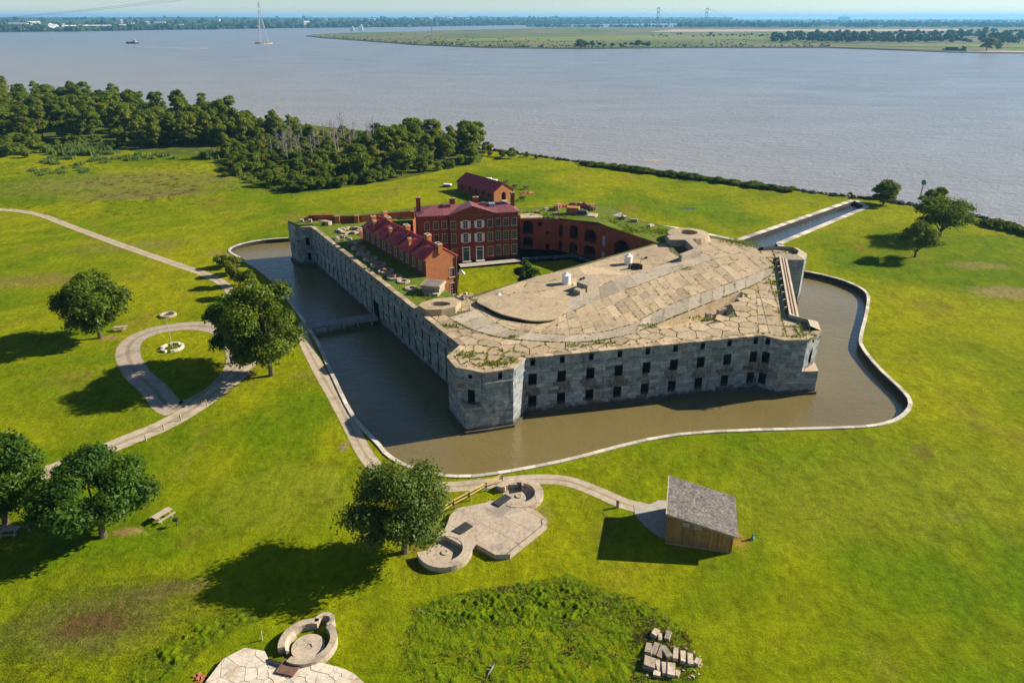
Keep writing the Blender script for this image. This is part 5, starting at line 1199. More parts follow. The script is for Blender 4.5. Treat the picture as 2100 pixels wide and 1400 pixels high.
# courtyard rail fence
P = [at3(x, y, .05) for x, y in ((1072, 536), (1100, 533.5), (1140, 531), (1172, 528.5), (1190, 533), (1210, 540))]; rl = P[0]; t = thing('courtyard_fence', 'low pale rail fence on the shaded courtyard ground', 'fence', rl)
pm = MB(); pm.box((0, 0, 0), (.12, .12, 1.0)); pm = pm.mesh('post', 'bluegrey')
for p in P: link('post', pm, t, (p[0] - rl[0], p[1] - rl[1], 0))
for z in (.45, .85):
    m = MB(rl)
    for a, b in zip(P, P[1:]): m.tube((a[0], a[1], z), (b[0], b[1], z), .06, .06, 4)
    m.build('rail', 'bluegrey', t)
# ------------------------------------------------------------------ trees and plants
def crown(seed, H, Rr, z0, nlobe, nleaf, leaf, lobe=.38, flat=1.0, top=1.0, rag=.3):
    """leaf faces gathered into lobes through an ellipsoid crown; returns verts, tint and lobe centres"""
    g = np.random.default_rng(seed); ch = (H - z0) / 2; cz = z0 + ch; C = []
    while len(C) < nlobe:
        p = g.normal(size=3); p /= np.linalg.norm(p); p *= g.uniform(.35, 1) ** .5; p[:2] *= (1 - lobe * .75); p[2] *= (1 - lobe * .6)
        if p[2] > 0: p[:2] *= 1 - (1 - top) * p[2]
        q = np.array([p[0] * Rr, p[1] * Rr, cz + p[2] * ch])
        if len(C) > 3 and min(np.linalg.norm((q - c) / np.array([Rr, Rr, ch])) for c in C) < .17: continue
        C.append(q)
    C = np.array(C); LR = Rr * lobe * g.uniform(.6, 1.15, nlobe); w = LR ** 2; w /= w.sum(); idx = g.choice(nlobe, nleaf, p=w)
    d = g.normal(size=(nleaf, 3)); d /= np.linalg.norm(d, axis=1)[:, None]; d[:, 2] = np.where(d[:, 2] < -.35, -d[:, 2] * .6, d[:, 2])
    rad = g.uniform(.0, 1, (nleaf, 1)) ** .4 * (1 + rag * g.normal(size=(nleaf, 1)) * .35)
    P = C[idx] + d * LR[idx][:, None] * rad * np.array([1, 1, .8 * flat]); P[:, 2] = np.maximum(P[:, 2], z0 * .55)
    n = d + g.normal(scale=.55, size=(nleaf, 3)); n[:, 2] += .25; n /= np.linalg.norm(n, axis=1)[:, None]
    a = np.cross(n, g.normal(size=(nleaf, 3))); a /= np.linalg.norm(a, axis=1)[:, None] + 1e-9; b = np.cross(n, a); s = leaf * g.uniform(.55, 1.25, (nleaf, 1))
    V = np.stack([P - a * s, P - b * s * .55 + a * s * .1, P + a * s, P + b * s * .55 - a * s * .1], 1).reshape(-1, 3)
    lt = g.uniform(0, 1, nlobe)[idx]; T = np.clip(.55 * g.random(nleaf) + .45 * lt, 0, 1)
    return V, T, C, LR
def trunk_mesh(name, H, r, z0, C, seed, mat='bark', nl=8):
    rr = random.Random(seed); m = MB(); x = y = 0; z = 0; n = 5; p = (0, 0, -.2); top = z0 + (H - z0) * .55
    pts = [(0, 0, -.2)] + [(rr.uniform(-.25, .25) * i * .35, rr.uniform(-.25, .25) * i * .35, top * i / n) for i in range(1, n + 1)]
    for i in range(n): m.tube(pts[i], pts[i + 1], r * (1.25 if i == 0 else 1 - .15 * i), r * (1 - .15 * (i + 1)), 8, 0, .5, False)
    for c in rr.sample(list(C), min(nl, len(C))):
        k = rr.randint(1, n - 1); a = pts[k]; mid = ((a[0] + c[0]) / 2, (a[1] + c[1]) / 2, a[2] + (c[2] - a[2]) * .4); m.tube(a, mid, r * .42, r * .3, 6, 0, .5, False); m.tube(mid, tuple(c), r * .3, r * .08, 5, 0, .5, False)
    return m.mesh(name, mat)
def tree_data(seed, H, Rr, z0, nlobe, nleaf, leaf, mat, r=None, bark='bark', nl=8, **kw):
    V, T, C, LR = crown(seed, H, Rr, z0, nlobe, nleaf, leaf, **kw); return quads('crown', V, np.arange(len(V)).reshape(-1, 4), mat, T), trunk_mesh('trunk', H, r or H * .022, z0, C, seed, bark, nl)
def tree(name, label, cat, px, py, data, rz=0.0, sc=1.0, group=None, xy=None):
    x, y = xy or at(px, py); t = thing(name, label, cat, (x, y, 0), rz, group, sc=sc); link('trunk', data[1], t); link('crown', data[0], t); return t
LM = 'leaf_maple'
tree('maple_tree', 'tallest full dark green tree beside the gravel road and footbridge', 'tree', 557, 770, tree_data(101, 17.6, 7.6, .5, 36, 30000, .30, 'leaf_oak', .42, lobe=.34, top=.8))
tree('maple_tree', 'dark green tree half hidden behind the tall one by the gravel loop', 'tree', 500, 742, tree_data(102, 14.5, 6.2, 1.0, 26, 18000, .30, 'leaf_maple', .32, lobe=.36, top=.85))
tree('oak_tree', 'broad round green tree on the lawn left of the gravel loop', 'tree', 206, 693, tree_data(103, 12.8, 7.6, .9, 34, 26000, .30, 'leaf_oak', .4, lobe=.33, top=.8))
tree('oak_tree', 'broad dark round tree beside the sunny picnic table', 'tree', 212, 1100, tree_data(104, 11.6, 6.7, .9, 38, 34000, .24, LM, .38, lobe=.32, top=.82))
tree('oak_tree', 'dark tree cut by the left edge of the picture', 'tree', 14, 1076, tree_data(105, 12.6, 5.8, 1.0, 32, 26000, .24, LM, .36, lobe=.33, top=.75))
tree('cottonwood_tree', 'feathery grey green tree standing beside the concrete gun battery', 'tree', 830, 1132, tree_data(106, 12.0, 6.7, 1.2, 40, 30000, .20, 'leaf_willow', .36, nl=14, lobe=.30, top=.72, rag=.6))
tree('oak_tree', 'smaller of the two open crowned trees on the right lawn', 'tree', 1876, 527, tree_data(107, 8.8, 5.4, 2.2, 17, 8000, .28, 'leaf_oak', .28, nl=12, lobe=.36, rag=.5))
tree('oak_tree', 'larger of the two open crowned trees on the right lawn', 'tree', 1926, 487, tree_data(108, 11.6, 8.6, 2.0, 24, 14000, .32, 'leaf_oak', .45, nl=12, lobe=.36, rag=.45))
tree('round_tree', 'dense round dark tree at the river end of the canal', 'tree', 1811, 420, tree_data(109, 7.8, 5.2, .5, 26, 12000, .32, 'leaf_oak', .3, lobe=.38))
cb = at(1078, 565, 4.5); tree('courtyard_bush', 'dark round bush in the fort courtyard behind the roof edge', 'bush', 0, 0, tree_data(110, 8.4, 2.8, .4, 18, 7000, .26, LM, .2, lobe=.4), xy=at(1079, 571, 3.8))
for i, (px, py, h, lab) in enumerate(((462, 548, 3.2, 'first'), (478, 563, 5.0, 'second'), (490, 585, 6.0, 'third'), (512, 606, 6.5, 'fourth'))):
    tree('moat_shrub', f'{lab} yellow green shrub of the row along the moat, counted from far end', 'shrub', px, py, tree_data(120 + i, h, 2.5, .3, 12, 4200, .28, 'leaf_light' if i < 3 else 'leaf_oak', .12, lobe=.42), group='shrubs along the moat')
# woods on the far side of the island
woods = [tree_data(200 + i, h, r, z, nl, n, lf, mt, lobe=lo, top=tp) for i, (h, r, z, nl, n, lf, mt, lo, tp) in enumerate((
    (21, 7.0, 1.2, 26, 6400, .60, 'leaf_wood', .36, .75), (24, 6.8, 1.5, 26, 6400, .62, 'leaf_wood', .35, .7), (18, 7.4, .8, 26, 6400, .60, 'leaf_wood', .36, .82), (16, 5.2, 1, 18, 4800, .55, 'leaf_light', .38, .72),
    (12, 5.0, .4, 18, 4600, .50, 'leaf_wood', .4, .82), (9, 4.4, .2, 15, 3600, .48, 'leaf_wood', .42, .85)))]
shrubs = [tree_data(230 + i, h, r, .1, 10, 1700, .36, mt, .08, lobe=.45) for i, (h, r, mt) in enumerate(((3.6, 2.6, 'leaf_wood'), (2.8, 2.3, 'leaf_light'), (4.6, 3.0, 'leaf_wood')))]
dead = []
for i in range(3):
    rr = random.Random(300 + i); m = MB(); H = 11 + i * 1.5
    m.tube((0, 0, -.2), (.2, .1, H * .55), .26, .15, 6); m.tube((.2, .1, H * .55), (rr.uniform(-.6, .6), rr.uniform(-.5, .5), H), .15, .03, 5)
    b = MB()
    for k in range(16):
        z = H * rr.uniform(.3, .92); a = rr.uniform(0, 6.28); l = H * .28 * (1.15 - z / H) * rr.uniform(.7, 1.3); e = (l * math.cos(a), l * math.sin(a), z + l * rr.uniform(.4, .9)); b.tube((.1, .05, z), e, .075, .02, 4)
        for q in range(2): f = rr.uniform(.4, .9); s = (e[0] * f, e[1] * f, z + (e[2] - z) * f); b.tube(s, (s[0] + rr.uniform(-.9, .9), s[1] + rr.uniform(-.9, .9), s[2] + rr.uniform(.3, 1.2)), .04, .015, 3)
    dead.append((b.mesh('branches', 'deadwood'), m.mesh('trunk', 'deadwood')))
def wood_tree(xy, data, sc, label, group, name='forest_tree', cat='tree', zsc=1.0):
    t = thing(name, label, cat, (xy[0], xy[1], -.05), random.uniform(0, 6.28), group, sc=(sc, sc, sc * zsc)); link('trunk', data[1], t); link('crown' if data not in dead else 'branches', data[0], t)
def fill(poly, n, mind, fn):
    for p in scatter(poly, n, mind): fn(p)
wl = at(0, 262); 
TALL = [at(-160, 300), at(0, 300), at(110, 298), at(200, 288), at(330, 296), at(400, 292), at(520, 272), (-150, 418), (-215, 468), (-300, 516), (-420, 570), (-330, 420)]
fill(TALL, 165, 5.8, lambda p: wood_tree(p, woods[random.choice((0, 0, 1, 2, 2))], random.uniform(.58, .84), ('tall dark green tree of the dense wood at its front edge' if math.hypot(p[0], p[1]) < 345 + .1 * abs(p[0]) else 'tall dark green tree deep inside the dense wood near the river'), 'trees of the far left wood'))
MIDF = [at(225, 300), at(300, 305), at(400, 302), at(520, 296), at(540, 280), at(430, 284), at(320, 290)]
fill(MIDF, 32, 4.4, lambda p: wood_tree(p, woods[random.choice((3, 4, 3))], random.uniform(.65, .95), 'lighter green tree in front of the dense far left wood', 'light trees before the far left wood'))
MID2 = [at(430, 300), at(520, 296), at(640, 290), at(640, 276), at(560, 268), at(480, 278)]
fill(MID2, 34, 4.2, lambda p: wood_tree(p, woods[random.choice((3, 4, 5))], random.uniform(.55, .9), 'light green tree on the bank between the two woods', 'trees between the two woods'))
SCRUB = [at(445, 345), at(560, 388), at(650, 392), at(760, 372), at(780, 345), at(745, 300), (-20, 352), (-70, 385), at(640, 286), at(530, 292), at(470, 305)]
fill(SCRUB, 32, 5.2, lambda p: wood_tree(p, woods[random.choice((3, 4, 5, 5))], random.uniform(.4, .72), 'low green tree in the scrub between wood and river', 'low trees of the scrub'))
fill([at(540, 340), at(640, 335), at(760, 322), at(770, 290), at(640, 292), at(560, 300)], 34, 3.2, lambda p: wood_tree(p, random.choice(dead), random.uniform(.75, 1.05), 'bare grey dead tree standing in the green scrub', 'dead trees in the scrub', 'dead_tree'))
fill(SCRUB, 130, 2.6, lambda p: wood_tree(p, random.choice(shrubs), random.uniform(.7, 1.35), 'low green shrub in the scrub between wood and river', 'shrubs of the scrub', 'shrub', 'shrub'))
CLUMP = [at(650, 388), at(720, 380), at(800, 368), at(905, 345), at(978, 330), at(985, 312), (-20, 350), (-45, 368), at(760, 310), at(700, 345)]
fill(CLUMP, 58, 4.3, lambda p: wood_tree(p, woods[random.choice((4, 4, 5, 3, 2))], random.uniform(.6, .85), 'bushy dark green tree in the clump nearest the brick house', 'trees of the clump behind the brick house'))
fill([at(585, 395), at(650, 392), at(740, 378), at(800, 370), at(790, 362), at(700, 378), at(600, 388)], 22, 2.6, lambda p: wood_tree(p, shrubs[random.choice((0, 2))], random.uniform(.8, 1.2), 'dark shrub at the lawn edge of the scrub', 'shrubs at the lawn edge', 'shrub', 'shrub'))
fill([at(850, 356), at(960, 342), at(985, 330), at(930, 340)], 10, 2.2, lambda p: wood_tree(p, shrubs[0], random.uniform(.6, 1.0), 'small shrub below the clump at the far lawn', 'shrubs below the clump', 'shrub', 'shrub'))
fill([at(0, 322), at(60, 325), at(110, 308), at(210, 300), at(215, 290), at(100, 292), at(0, 298)], 26, 3, lambda p: wood_tree(p, random.choice(shrubs), random.uniform(.8, 1.3), 'shrub at the foot of the dense far left wood', 'shrubs before the far left wood', 'shrub', 'shrub'))
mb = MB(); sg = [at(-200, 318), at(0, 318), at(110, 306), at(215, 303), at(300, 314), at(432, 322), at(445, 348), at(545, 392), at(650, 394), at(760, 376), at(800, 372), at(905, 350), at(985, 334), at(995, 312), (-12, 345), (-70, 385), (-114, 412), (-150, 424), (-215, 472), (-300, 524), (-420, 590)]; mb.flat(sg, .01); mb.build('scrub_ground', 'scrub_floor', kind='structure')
# hedge of shrubs along the river bank
HB = resample(ats([(1195, 336), (1300, 349), (1400, 363), (1500, 376), (1612, 391)]), 90)
for i, p in enumerate(HB): wood_tree((p[0] + random.uniform(-.8, .8), p[1] - 1.2 + random.uniform(-1.2, 1.2)), random.choice(shrubs), random.uniform(.6, 1.15), 'low shrub in the hedge along the far river bank', 'shrubs along the river bank', 'shrub', 'shrub', .42)
for px, py, s in ((1005, 320, .7), (1030, 322, .9), (1048, 325, 1.0), (1080, 322, .6), (1100, 326, .5), (1060, 316, .5), (1000, 312, 1.0)): wood_tree(at(px, py), random.choice(shrubs), s, 'shrub on the bank between the wood and the hedge', 'shrubs at the bank corner', 'shrub', 'shrub')
for px, py, s in ((2012, 459, .7), (2025, 462, .9), (2037, 466, .8), (2050, 467, .9), (2063, 470, .9), (2077, 473, .9), (2090, 477, .9), (2105, 480, 1.0), (2125, 485, 1.0)): wood_tree(at(px, py), random.choice(shrubs), s, 'low shrub before the rocks at the right edge', 'shrubs at the right edge', 'shrub', 'shrub', .55)
for px, py, s in ((1743, 401, .4), (1910, 412, 1.2), (1925, 408, 1.3), (1892, 418, .6)): wood_tree(at(px, py), random.choice(shrubs), s, 'shrub among the shore rocks near the canal mouth', 'shrubs by the canal mouth', 'shrub', 'shrub')

# boulders of the shore
rk = []
for i in range(6):
    bm = bmesh.new(); bmesh.ops.create_icosphere(bm, subdivisions=1, radius=1); rr = random.Random(400 + i)
    for v in bm.verts: v.co *= rr.uniform(.7, 1.15); v.co.z *= .7
    me = bpy.data.meshes.new('boulder'); bm.to_mesh(me); bm.free(); a = me.attributes.new('tint', 'FLOAT', 'FACE'); a.data.foreach_set('value', np.full(len(me.polygons), rr.random(), dtype=np.float32)); me.materials.append(M['rock']); rk.append(me)
SP = resample(shore[:14], 620); bank = []
for i, p in enumerate(SP):
    for k in range(2):
        o = random.uniform(-.2, 5.0); bank.append((p[0] + o * .62 + random.uniform(-.5, .5), p[1] + o * .78 + random.uniform(-.5, .5), .45 - .3 * o, random.uniform(.5, 1.35)))
bank = [b for b in bank if not (1748 < 1050 + FOC * b[0] / (b[1] * math.cos(PITCH) + CAM_H * math.sin(PITCH)) < 1800 and False)]
bank.sort(key=lambda b: b[0] ** 2 + b[1] ** 2)
for x, y, z, s in bank[:300]: thing('boulder', 'grey boulder of the rock bank along the river shore', 'boulder', (x, y, z), random.uniform(0, 6), 'boulders along the shore', random.choice(rk), sc=s)
mb_v = []; mb_f = []; mb_t = []
tv = np.array([v.co for v in rk[0].vertices]); tf = np.array([list(q.vertices) for q in rk[0].polygons])
VV = []; FF = []; TT = []
for j, (x, y, z, s) in enumerate(bank[300:]):
    a = random.uniform(0, 6.28); c, q = math.cos(a), math.sin(a); v = tv * s * np.array([1, random.uniform(.7, 1.2), 1]); VV.append(np.stack([v[:, 0] * c - v[:, 1] * q + x, v[:, 0] * q + v[:, 1] * c + y, v[:, 2] + z], 1)); FF.append(tf + j * len(tv)); TT.append(np.full(len(tf), random.random()))
link('shore_rocks', quads('shore_rocks', np.concatenate(VV), np.concatenate(FF), 'rock', np.concatenate(TT)), kind='stuff')

# tall weeds, reeds and rough grass: uncountable
def patch(name, items, mat):
    global V, F, T
    V = []; F = []; T = []
    for (poly, n, h, spread, lean, clumps) in items:
        cs_ = scatter(poly, clumps) if clumps else None
        for _ in range(n):
            if cs_: c = random.choice(cs_); p = (c[0] + random.gauss(0, .55), c[1] + random.gauss(0, .45))
            else: p = scatter(poly, 1)[0]
            if not inside(p, poly): continue
            blade_tuft(p[0], p[1], -.02, 5, h * random.uniform(.5, 1.3), spread, lean)
    link(name, quads(name, np.array(V), np.array(F), mat, np.array(T)), kind='stuff')
WP = ats([(845, 1240), (930, 1212), (1060, 1195), (1165, 1172), (1215, 1195), (1330, 1235), (1400, 1285), (1420, 1330), (1440, 1400), (1350, 1440), (850, 1440), (822, 1320)])
WT = ats([(850, 1245), (930, 1215), (1060, 1198), (1165, 1178), (1210, 1210), (1300, 1250), (1180, 1285), (1000, 1290), (900, 1290), (850, 1280)])
WS = ats([(1000, 1230), (1160, 1180), (1330, 1238), (1390, 1290), (1350, 1330), (1180, 1300)])
def bank(name, poly, amp, step, mat, seed):
    """lumpy mat of low growth: a fine grid raised by several sizes of bump, sinking to nothing at its edge"""
    g = np.random.default_rng(seed); xs = [p[0] for p in poly]; ys = [p[1] for p in poly]; nx = int((max(xs) - min(xs)) / step) + 2; ny = int((max(ys) - min(ys)) / step) + 2
    X, Y = np.meshgrid(min(xs) + np.arange(nx) * step, min(ys) + np.arange(ny) * step, indexing='ij'); X = X + g.uniform(-.3, .3, X.shape) * step; Y = Y + g.uniform(-.3, .3, Y.shape) * step
    D = np.full(X.shape, 1e9); I = np.zeros(X.shape, bool)
    for i in range(len(poly)):
        (x1, y1), (x2, y2) = poly[i - 1], poly[i]; dx, dy = x2 - x1, y2 - y1; t = np.clip(((X - x1) * dx + (Y - y1) * dy) / (dx * dx + dy * dy), 0, 1); D = np.minimum(D, np.hypot(X - x1 - t * dx, Y - y1 - t * dy))
        I ^= ((y1 > Y) != (y2 > Y)) & (X < dx * (Y - y1) / ((dy if abs(dy) > 1e-9 else 1e-9)) + x1)
    Z = np.zeros(X.shape)
    for k, (wl_, a) in enumerate(((3.2, .5), (1.3, .55), (.65, .5))):
        for _ in range(7): an = g.uniform(0, 6.28); f = 6.28 / (wl_ * g.uniform(.7, 1.4)); Z += a / 3.2 * np.sin((X * math.cos(an) + Y * math.sin(an)) * f + g.uniform(0, 6.28))
    Z = np.clip(Z + .35, 0, 2) * amp + g.uniform(-.22, .22, X.shape) * amp; Z = np.where(I, Z * np.clip(D / 1.2, 0, 1), 0) - .03 + np.where(I, .02, -.05)
    VV = np.stack([X, Y, Z], 2).reshape(-1, 3); ii, jj = np.meshgrid(np.arange(nx - 1), np.arange(ny - 1), indexing='ij'); a = ii * ny + jj; FF = np.stack([a, a + ny, a + ny + 1, a + 1], 2).reshape(-1, 4)
    keep = (I[:-1, :-1] & I[1:, 1:]).reshape(-1); FF = FF[keep]
    link(name, quads(name, VV, FF, mat, np.full(len(FF), .5)), kind='stuff')
bank('weed_bank', WP, .13, .16, 'weed_bank', 5); bank('weed_bank', WT, .26, .16, 'weed_bank', 6); bank('weed_bank', ats([(230, 1420), (300, 1340), (400, 1270), (500, 1248), (540, 1262), (420, 1330), (340, 1420)]), .22, .15, 'weed_bank', 7)
patch('tall_weeds', [(WT, 900, .22, .35, 1.2, 260), (WP, 1500, .14, .4, 1.4, 420), (WS, 800, .2, .35, 1.2, 160)], 'weed')
patch('dry_weeds', [(WP, 700, .26, .25, .8, 60), (ats([(1280, 1250), (1360, 1262), (1410, 1300), (1450, 1400), (1300, 1430), (1300, 1300)]), 800, .22, .25, .9, 30)], 'drygrass')
LP = ats([(0, 1290), (60, 1225), (180, 1190), (310, 1178), (420, 1190), (440, 1250), (480, 1245), (520, 1265), (420, 1330), (330, 1400), (0, 1440)])
bank('rough_ground', LP, .055, .21, 'lawn', 8)
patch('rough_grass', [(LP, 9000, .11, .3, 1.2, 900), (ats([(230, 1420), (300, 1340), (400, 1270), (500, 1248), (540, 1262), (420, 1330), (340, 1420)]), 1500, .12, .35, 1.6, 130), (ats([(0, 1330), (60, 1290), (90, 1330), (60, 1420), (0, 1420)]), 700, .11, .3, 1.6, 70)], 'weed')
patch('marsh_reeds', [(ats([(95, 318), (200, 312), (330, 318), (420, 318), (330, 332), (200, 338), (120, 344), (60, 340)]), 900, 1.3, 1.2, .3, 40), (ats([(90, 312), (215, 296), (250, 300), (210, 318), (100, 322)]), 1300, 2.2, 1.2, .25, 50), (ats([(410, 322), (520, 308), (545, 318), (430, 328)]), 1300, 2.4, 1.0, .25, 50), (ats([(60, 350), (170, 342), (190, 356), (80, 362)]), 400, 1.0, 1.2, .3, 20)], 'reed')
MARSH = ats([(0, 335), (430, 318), (440, 350), (540, 395), (380, 430), (150, 455), (0, 420)])
bank('marsh_ground', MARSH, .14, .75, 'lawn', 9)
patch('marsh_grass', [(MARSH, 5200, .3, 1.3, 1.1, 700), (ats([(440, 350), (560, 390), (650, 392), (640, 350), (520, 320)]), 2600, .9, .8, .5, 170)], 'weed')
patch('marsh_straw', [(ats([(150, 370), (330, 355), (420, 385), (330, 420), (200, 415)]), 900, .45, 1.0, .6, 90)], 'drygrass')

# ------------------------------------------------------------------ small things on the lawns
def picnic_table(px, py, rz, label):
    x, y = at(px, py); t = thing('picnic_table', label, 'picnic table', (x, y, 0), rz, 'picnic tables under the trees')
    pm = MB(); pm.box((0, 0, 0), (2.3, .15, .05)); pm = pm.mesh('plank', 'timber')
    for k in range(5): link('plank', pm, t, (0, -.34 + .17 * k, .74))
    for s in (-1, 1): b = MB(); b.box((0, s * .78, .44), (2.3, .30, .05)); b.build('seat', 'timber', t)
    for s in (-.75, .75):
        m = MB(); m.tube((s, -.75, 0), (s, -.2, .74), .05, .05, 4); m.tube((s, .75, 0), (s, .2, .74), .05, .05, 4); m.box((s, 0, .38), (.08, 1.7, .1)); m.build('leg_frame', 'timber', t)
picnic_table(335, 1062, 1.05, 'picnic table in the sun right of the broad dark tree'); picnic_table(248, 677, .25, 'picnic table beside the broad tree left of the gravel loop')
picnic_table(22, 1094, .1, 'picnic table in the shade at the left picture edge'); picnic_table(72, 1080, .9, 'picnic table in the shade between the two dark trees')
x, y = at(363, 1078); t = thing('barbecue_grill', 'small dark barbecue grill on a post near the sunny picnic table', 'grill', (x, y, 0)); m = MB(); m.tube((0, 0, 0), (0, 0, .8), .05, .05, 6); m.build('post', 'iron', t); m = MB(); m.box((0, 0, .8), (.55, .42, .28)); m.build('firebox', 'iron', t)
x, y = at(354, 714); t = thing('flagpole', 'tall thin white flagpole inside the stone ring on the loop', 'flagpole', (x, y, 0)); m = MB(); m.tube((0, 0, 0), (0, 0, 6.9), .05, .03, 8); m.build('pole', 'cream', t); m = MB(); m.lathe((0, 0, 6.9), [(.02, 0), (.1, .08), (0, .18)], 8); m.build('ball', 'cream', t)
fx, fy = x, y
def ring_wall(mb, r0, r1, h, a0, a1, n): mb.lathe((0, 0, 0), [(r1, 0), (r1, h), (r0, h), (r0, 0)], n, 0, .6, a0, a1)
t = thing('stone_ring', 'broken ring of pale stone benches around the flagpole', 'stone ring', (fx, fy, 0))
for a0, a1 in ((-1.3, .9), (1.2, 2.2), (2.5, 3.4), (3.75, 4.5)): m = MB(); ring_wall(m, 1.55, 2.0, .42, a0, a1, 7); m.build('stone_bench', 'kerb', t)
m = MB(); m.lathe((0, 0, .0), [(1.5, .05), (.8, .18), (0, .2)], 16); m.build('planting', 'weed', t)
x, y = at(345, 647); t = thing('round_planter', 'round pale concrete ring lying on the lawn beyond the loop', 'planter', (x, y, 0)); m = MB(); m.lathe((0, 0, 0), [(1.6, 0), (1.55, .4), (1.15, .4), (1.1, .05)], 24); m.build('ring', 'stoneblock', t); m = MB(); m.lathe((0, 0, 0), [(1.02, .12), (0, .2)], 16); m.build('soil', 'mud', t); m = MB(); m.box((.35, .3, .15), (.7, .4, .35), .4); m.build('stone', 'rock', t)
for i, (px, py, w) in enumerate(((424, 831, 'nearest the dark tree shadow'), (371, 862, 'second down the road'), (336, 882, 'third down the road'), (300, 905, 'lowest by the road'))):
    x, y = at(px, py); m = MB(); m.box((0, 0, 0), (.14, .14, 1.0)); m.box((0, 0, 1.0), (.1, .1, .06), 0, 0, .8); thing('road_post', f'thin pale wooden post at the gravel road edge, {w}', 'post', (x, y, 0), .2, 'posts along the gravel road', m.mesh('road_post', 'timber'))
x, y = at(1266, 1040); t = thing('path_bollard', 'short brown wooden bollard beside the path to the shed', 'bollard', (x, y, 0)); m = MB(); m.box((0, 0, 0), (.28, .28, .8), .2, 0, .6); m.build('post', 'timber', t); m = MB(); m.box((0, 0, .8), (.34, .34, .2), .2, 0, .4, .7); m.build('cap', 'rust', t)
x, y = at(1543, 1105); t = thing('standpipe', 'small dark green standpipe in the grass right of the shed', 'standpipe', (x, y, 0)); m = MB(); m.lathe((0, 0, 0), [(.28, 0), (.2, .3), (.12, .35), (.1, .75), (0, .85)], 8); m.build('body', 'marker_green', t); m = MB(); m.tube((0, 0, .6), (.3, .05, .55), .05, .04, 6); m.build('spout', 'iron', t)
x, y = at(538, 1312); m = MB(); m.tube((0, 0, 0), (.05, 0, 1.1), .06, .05, 6); m.lathe((.05, 0, 1.1), [(.07, 0), (0, .08)], 6); thing('marker_stake', 'thin pale stake standing left of the round gun pit', 'stake', (x, y, 0), 0, None, m.mesh('marker_stake', 'cream'))
x, y = at(720, 1280); 
x, y = at(1039, 1006, .15); m = MB(); m.tube((0, 0, 0), (0, 0, .8), .07, .07, 7); m.box((0, 0, .8), (.22, .22, .12)); thing('valve_post', 'short yellow valve post inside the upper gun pit', 'post', (x, y, .12), 0, None, m.mesh('valve_post', 'rail'))
x, y = at(1282, 1058); 
# fallen grey branch and cut stones at the foot of the weed bank
x, y = at(1012, 1368); m = MB(); m.tube((0, 0, .3), (-.5, -.9, .05), .1, .06, 6); m.tube((0, 0, .3), (.12, .15, .55), .09, .03, 5); m.tube((-.2, -.4, .2), (-.7, -.4, .3), .05, .02, 4); thing('fallen_branch', 'pale grey dead branch lying in the weeds', 'branch', (x, y, 0), 0, None, m.mesh('fallen_branch', 'deadwood'))
blocks = [  # px, py, length, width, height, turn, tint, words
    (1385, 1345, 1.35, .5, .5, 1.30, .8, 'pale, left of the three standing in a row'), (1400, 1351, 1.35, .52, .5, 1.36, .7, 'pale, middle of the three standing in a row'), (1415, 1355, 1.3, .52, .45, 1.42, .75, 'pale, right of the three standing in a row'),
    (1376, 1378, 1.5, .75, .55, 1.38, .85, 'largest pale one at the front'), (1362, 1374, 1.35, .45, .45, 1.42, .7, 'narrow pale one beside the largest'), (1347, 1384, .6, .7, .35, 1.3, .9, 'small white one at the front left'),
    (1388, 1384, .7, .45, .4, 1.0, .6, 'small tilted one right of the largest'), (1342, 1302, 1.1, .6, .5, 1.35, .35, 'mossy brown one, topmost left'), (1370, 1306, 1.1, .5, .5, 1.4, .4, 'mossy brown one, topmost right'), (1352, 1309, .9, .42, .4, 1.4, .5, 'brown one between the topmost two'),
    (1331, 1335, 1.4, .65, .5, 1.4, .4, 'weathered one at the upper left end'), (1343, 1334, 1.4, .55, .5, 1.4, .3, 'weathered one second from the left'), (1355, 1338, 1.4, .6, .45, 1.4, .25, 'dark brown one third from the left'), (1367, 1342, 1.4, .6, .5, 1.5, .2, 'dark brown one beside the pale row'),
    (1330, 1364, 1.3, 1.1, .55, 1.3, .2, 'mossy broad one at the left'), (1349, 1368, 1.2, .5, .4, 1.3, .5, 'grey one behind the small white one'), (1430, 1358, .9, .5, .3, .9, .55, 'half buried one at the right end')]
for px, py, l, w, h, rz, tt, words_ in blocks:
    x, y = at(px, py); m = MB(); m.box((0, 0, 0), (l, w, h), 0, 0, tt, random.uniform(.9, .98))
    for i in range(len(m.v)): m.v[i] = tuple(c + random.uniform(-.03, .03) for c in m.v[i])
    if tt < .6: rz += random.uniform(-.45, .45); l *= random.uniform(.75, 1.1)
    o = thing('stone_block', f'cut stone block in the pile, {words_}', 'stone block', (x, y, -.03), rz, 'cut stone blocks in the pile', m.mesh('stone_block', 'stoneblock')); o.rotation_euler[0] = random.uniform(-.2, .2) if tt < .6 else random.uniform(-.06, .06); o.rotation_euler[1] = random.uniform(-.2, .2) if tt < .6 else 0
m = MB((*at(1345, 1345), 0)); 
for _ in range(60): px, py = random.uniform(1318, 1440), random.uniform(1325, 1392); x, y = at(px, py); m.box((x, y, -.05), (random.uniform(.1, .35), random.uniform(.1, .3), random.uniform(.08, .22)), random.random() * 3, 0, random.random(), .8)
m.build('stone_rubble', 'stoneblock', kind='stuff')
m = MB(); 
for _ in range(30): px, py = random.uniform(392, 420), random.uniform(1382, 1404); x, y = at(px, py); m.box((x, y, -.05), (random.uniform(.15, .45), random.uniform(.1, .4), random.uniform(.08, .25)), random.random() * 3, 0, random.random(), .8)
m.build('stone_rubble', 'brick_core', kind='stuff')

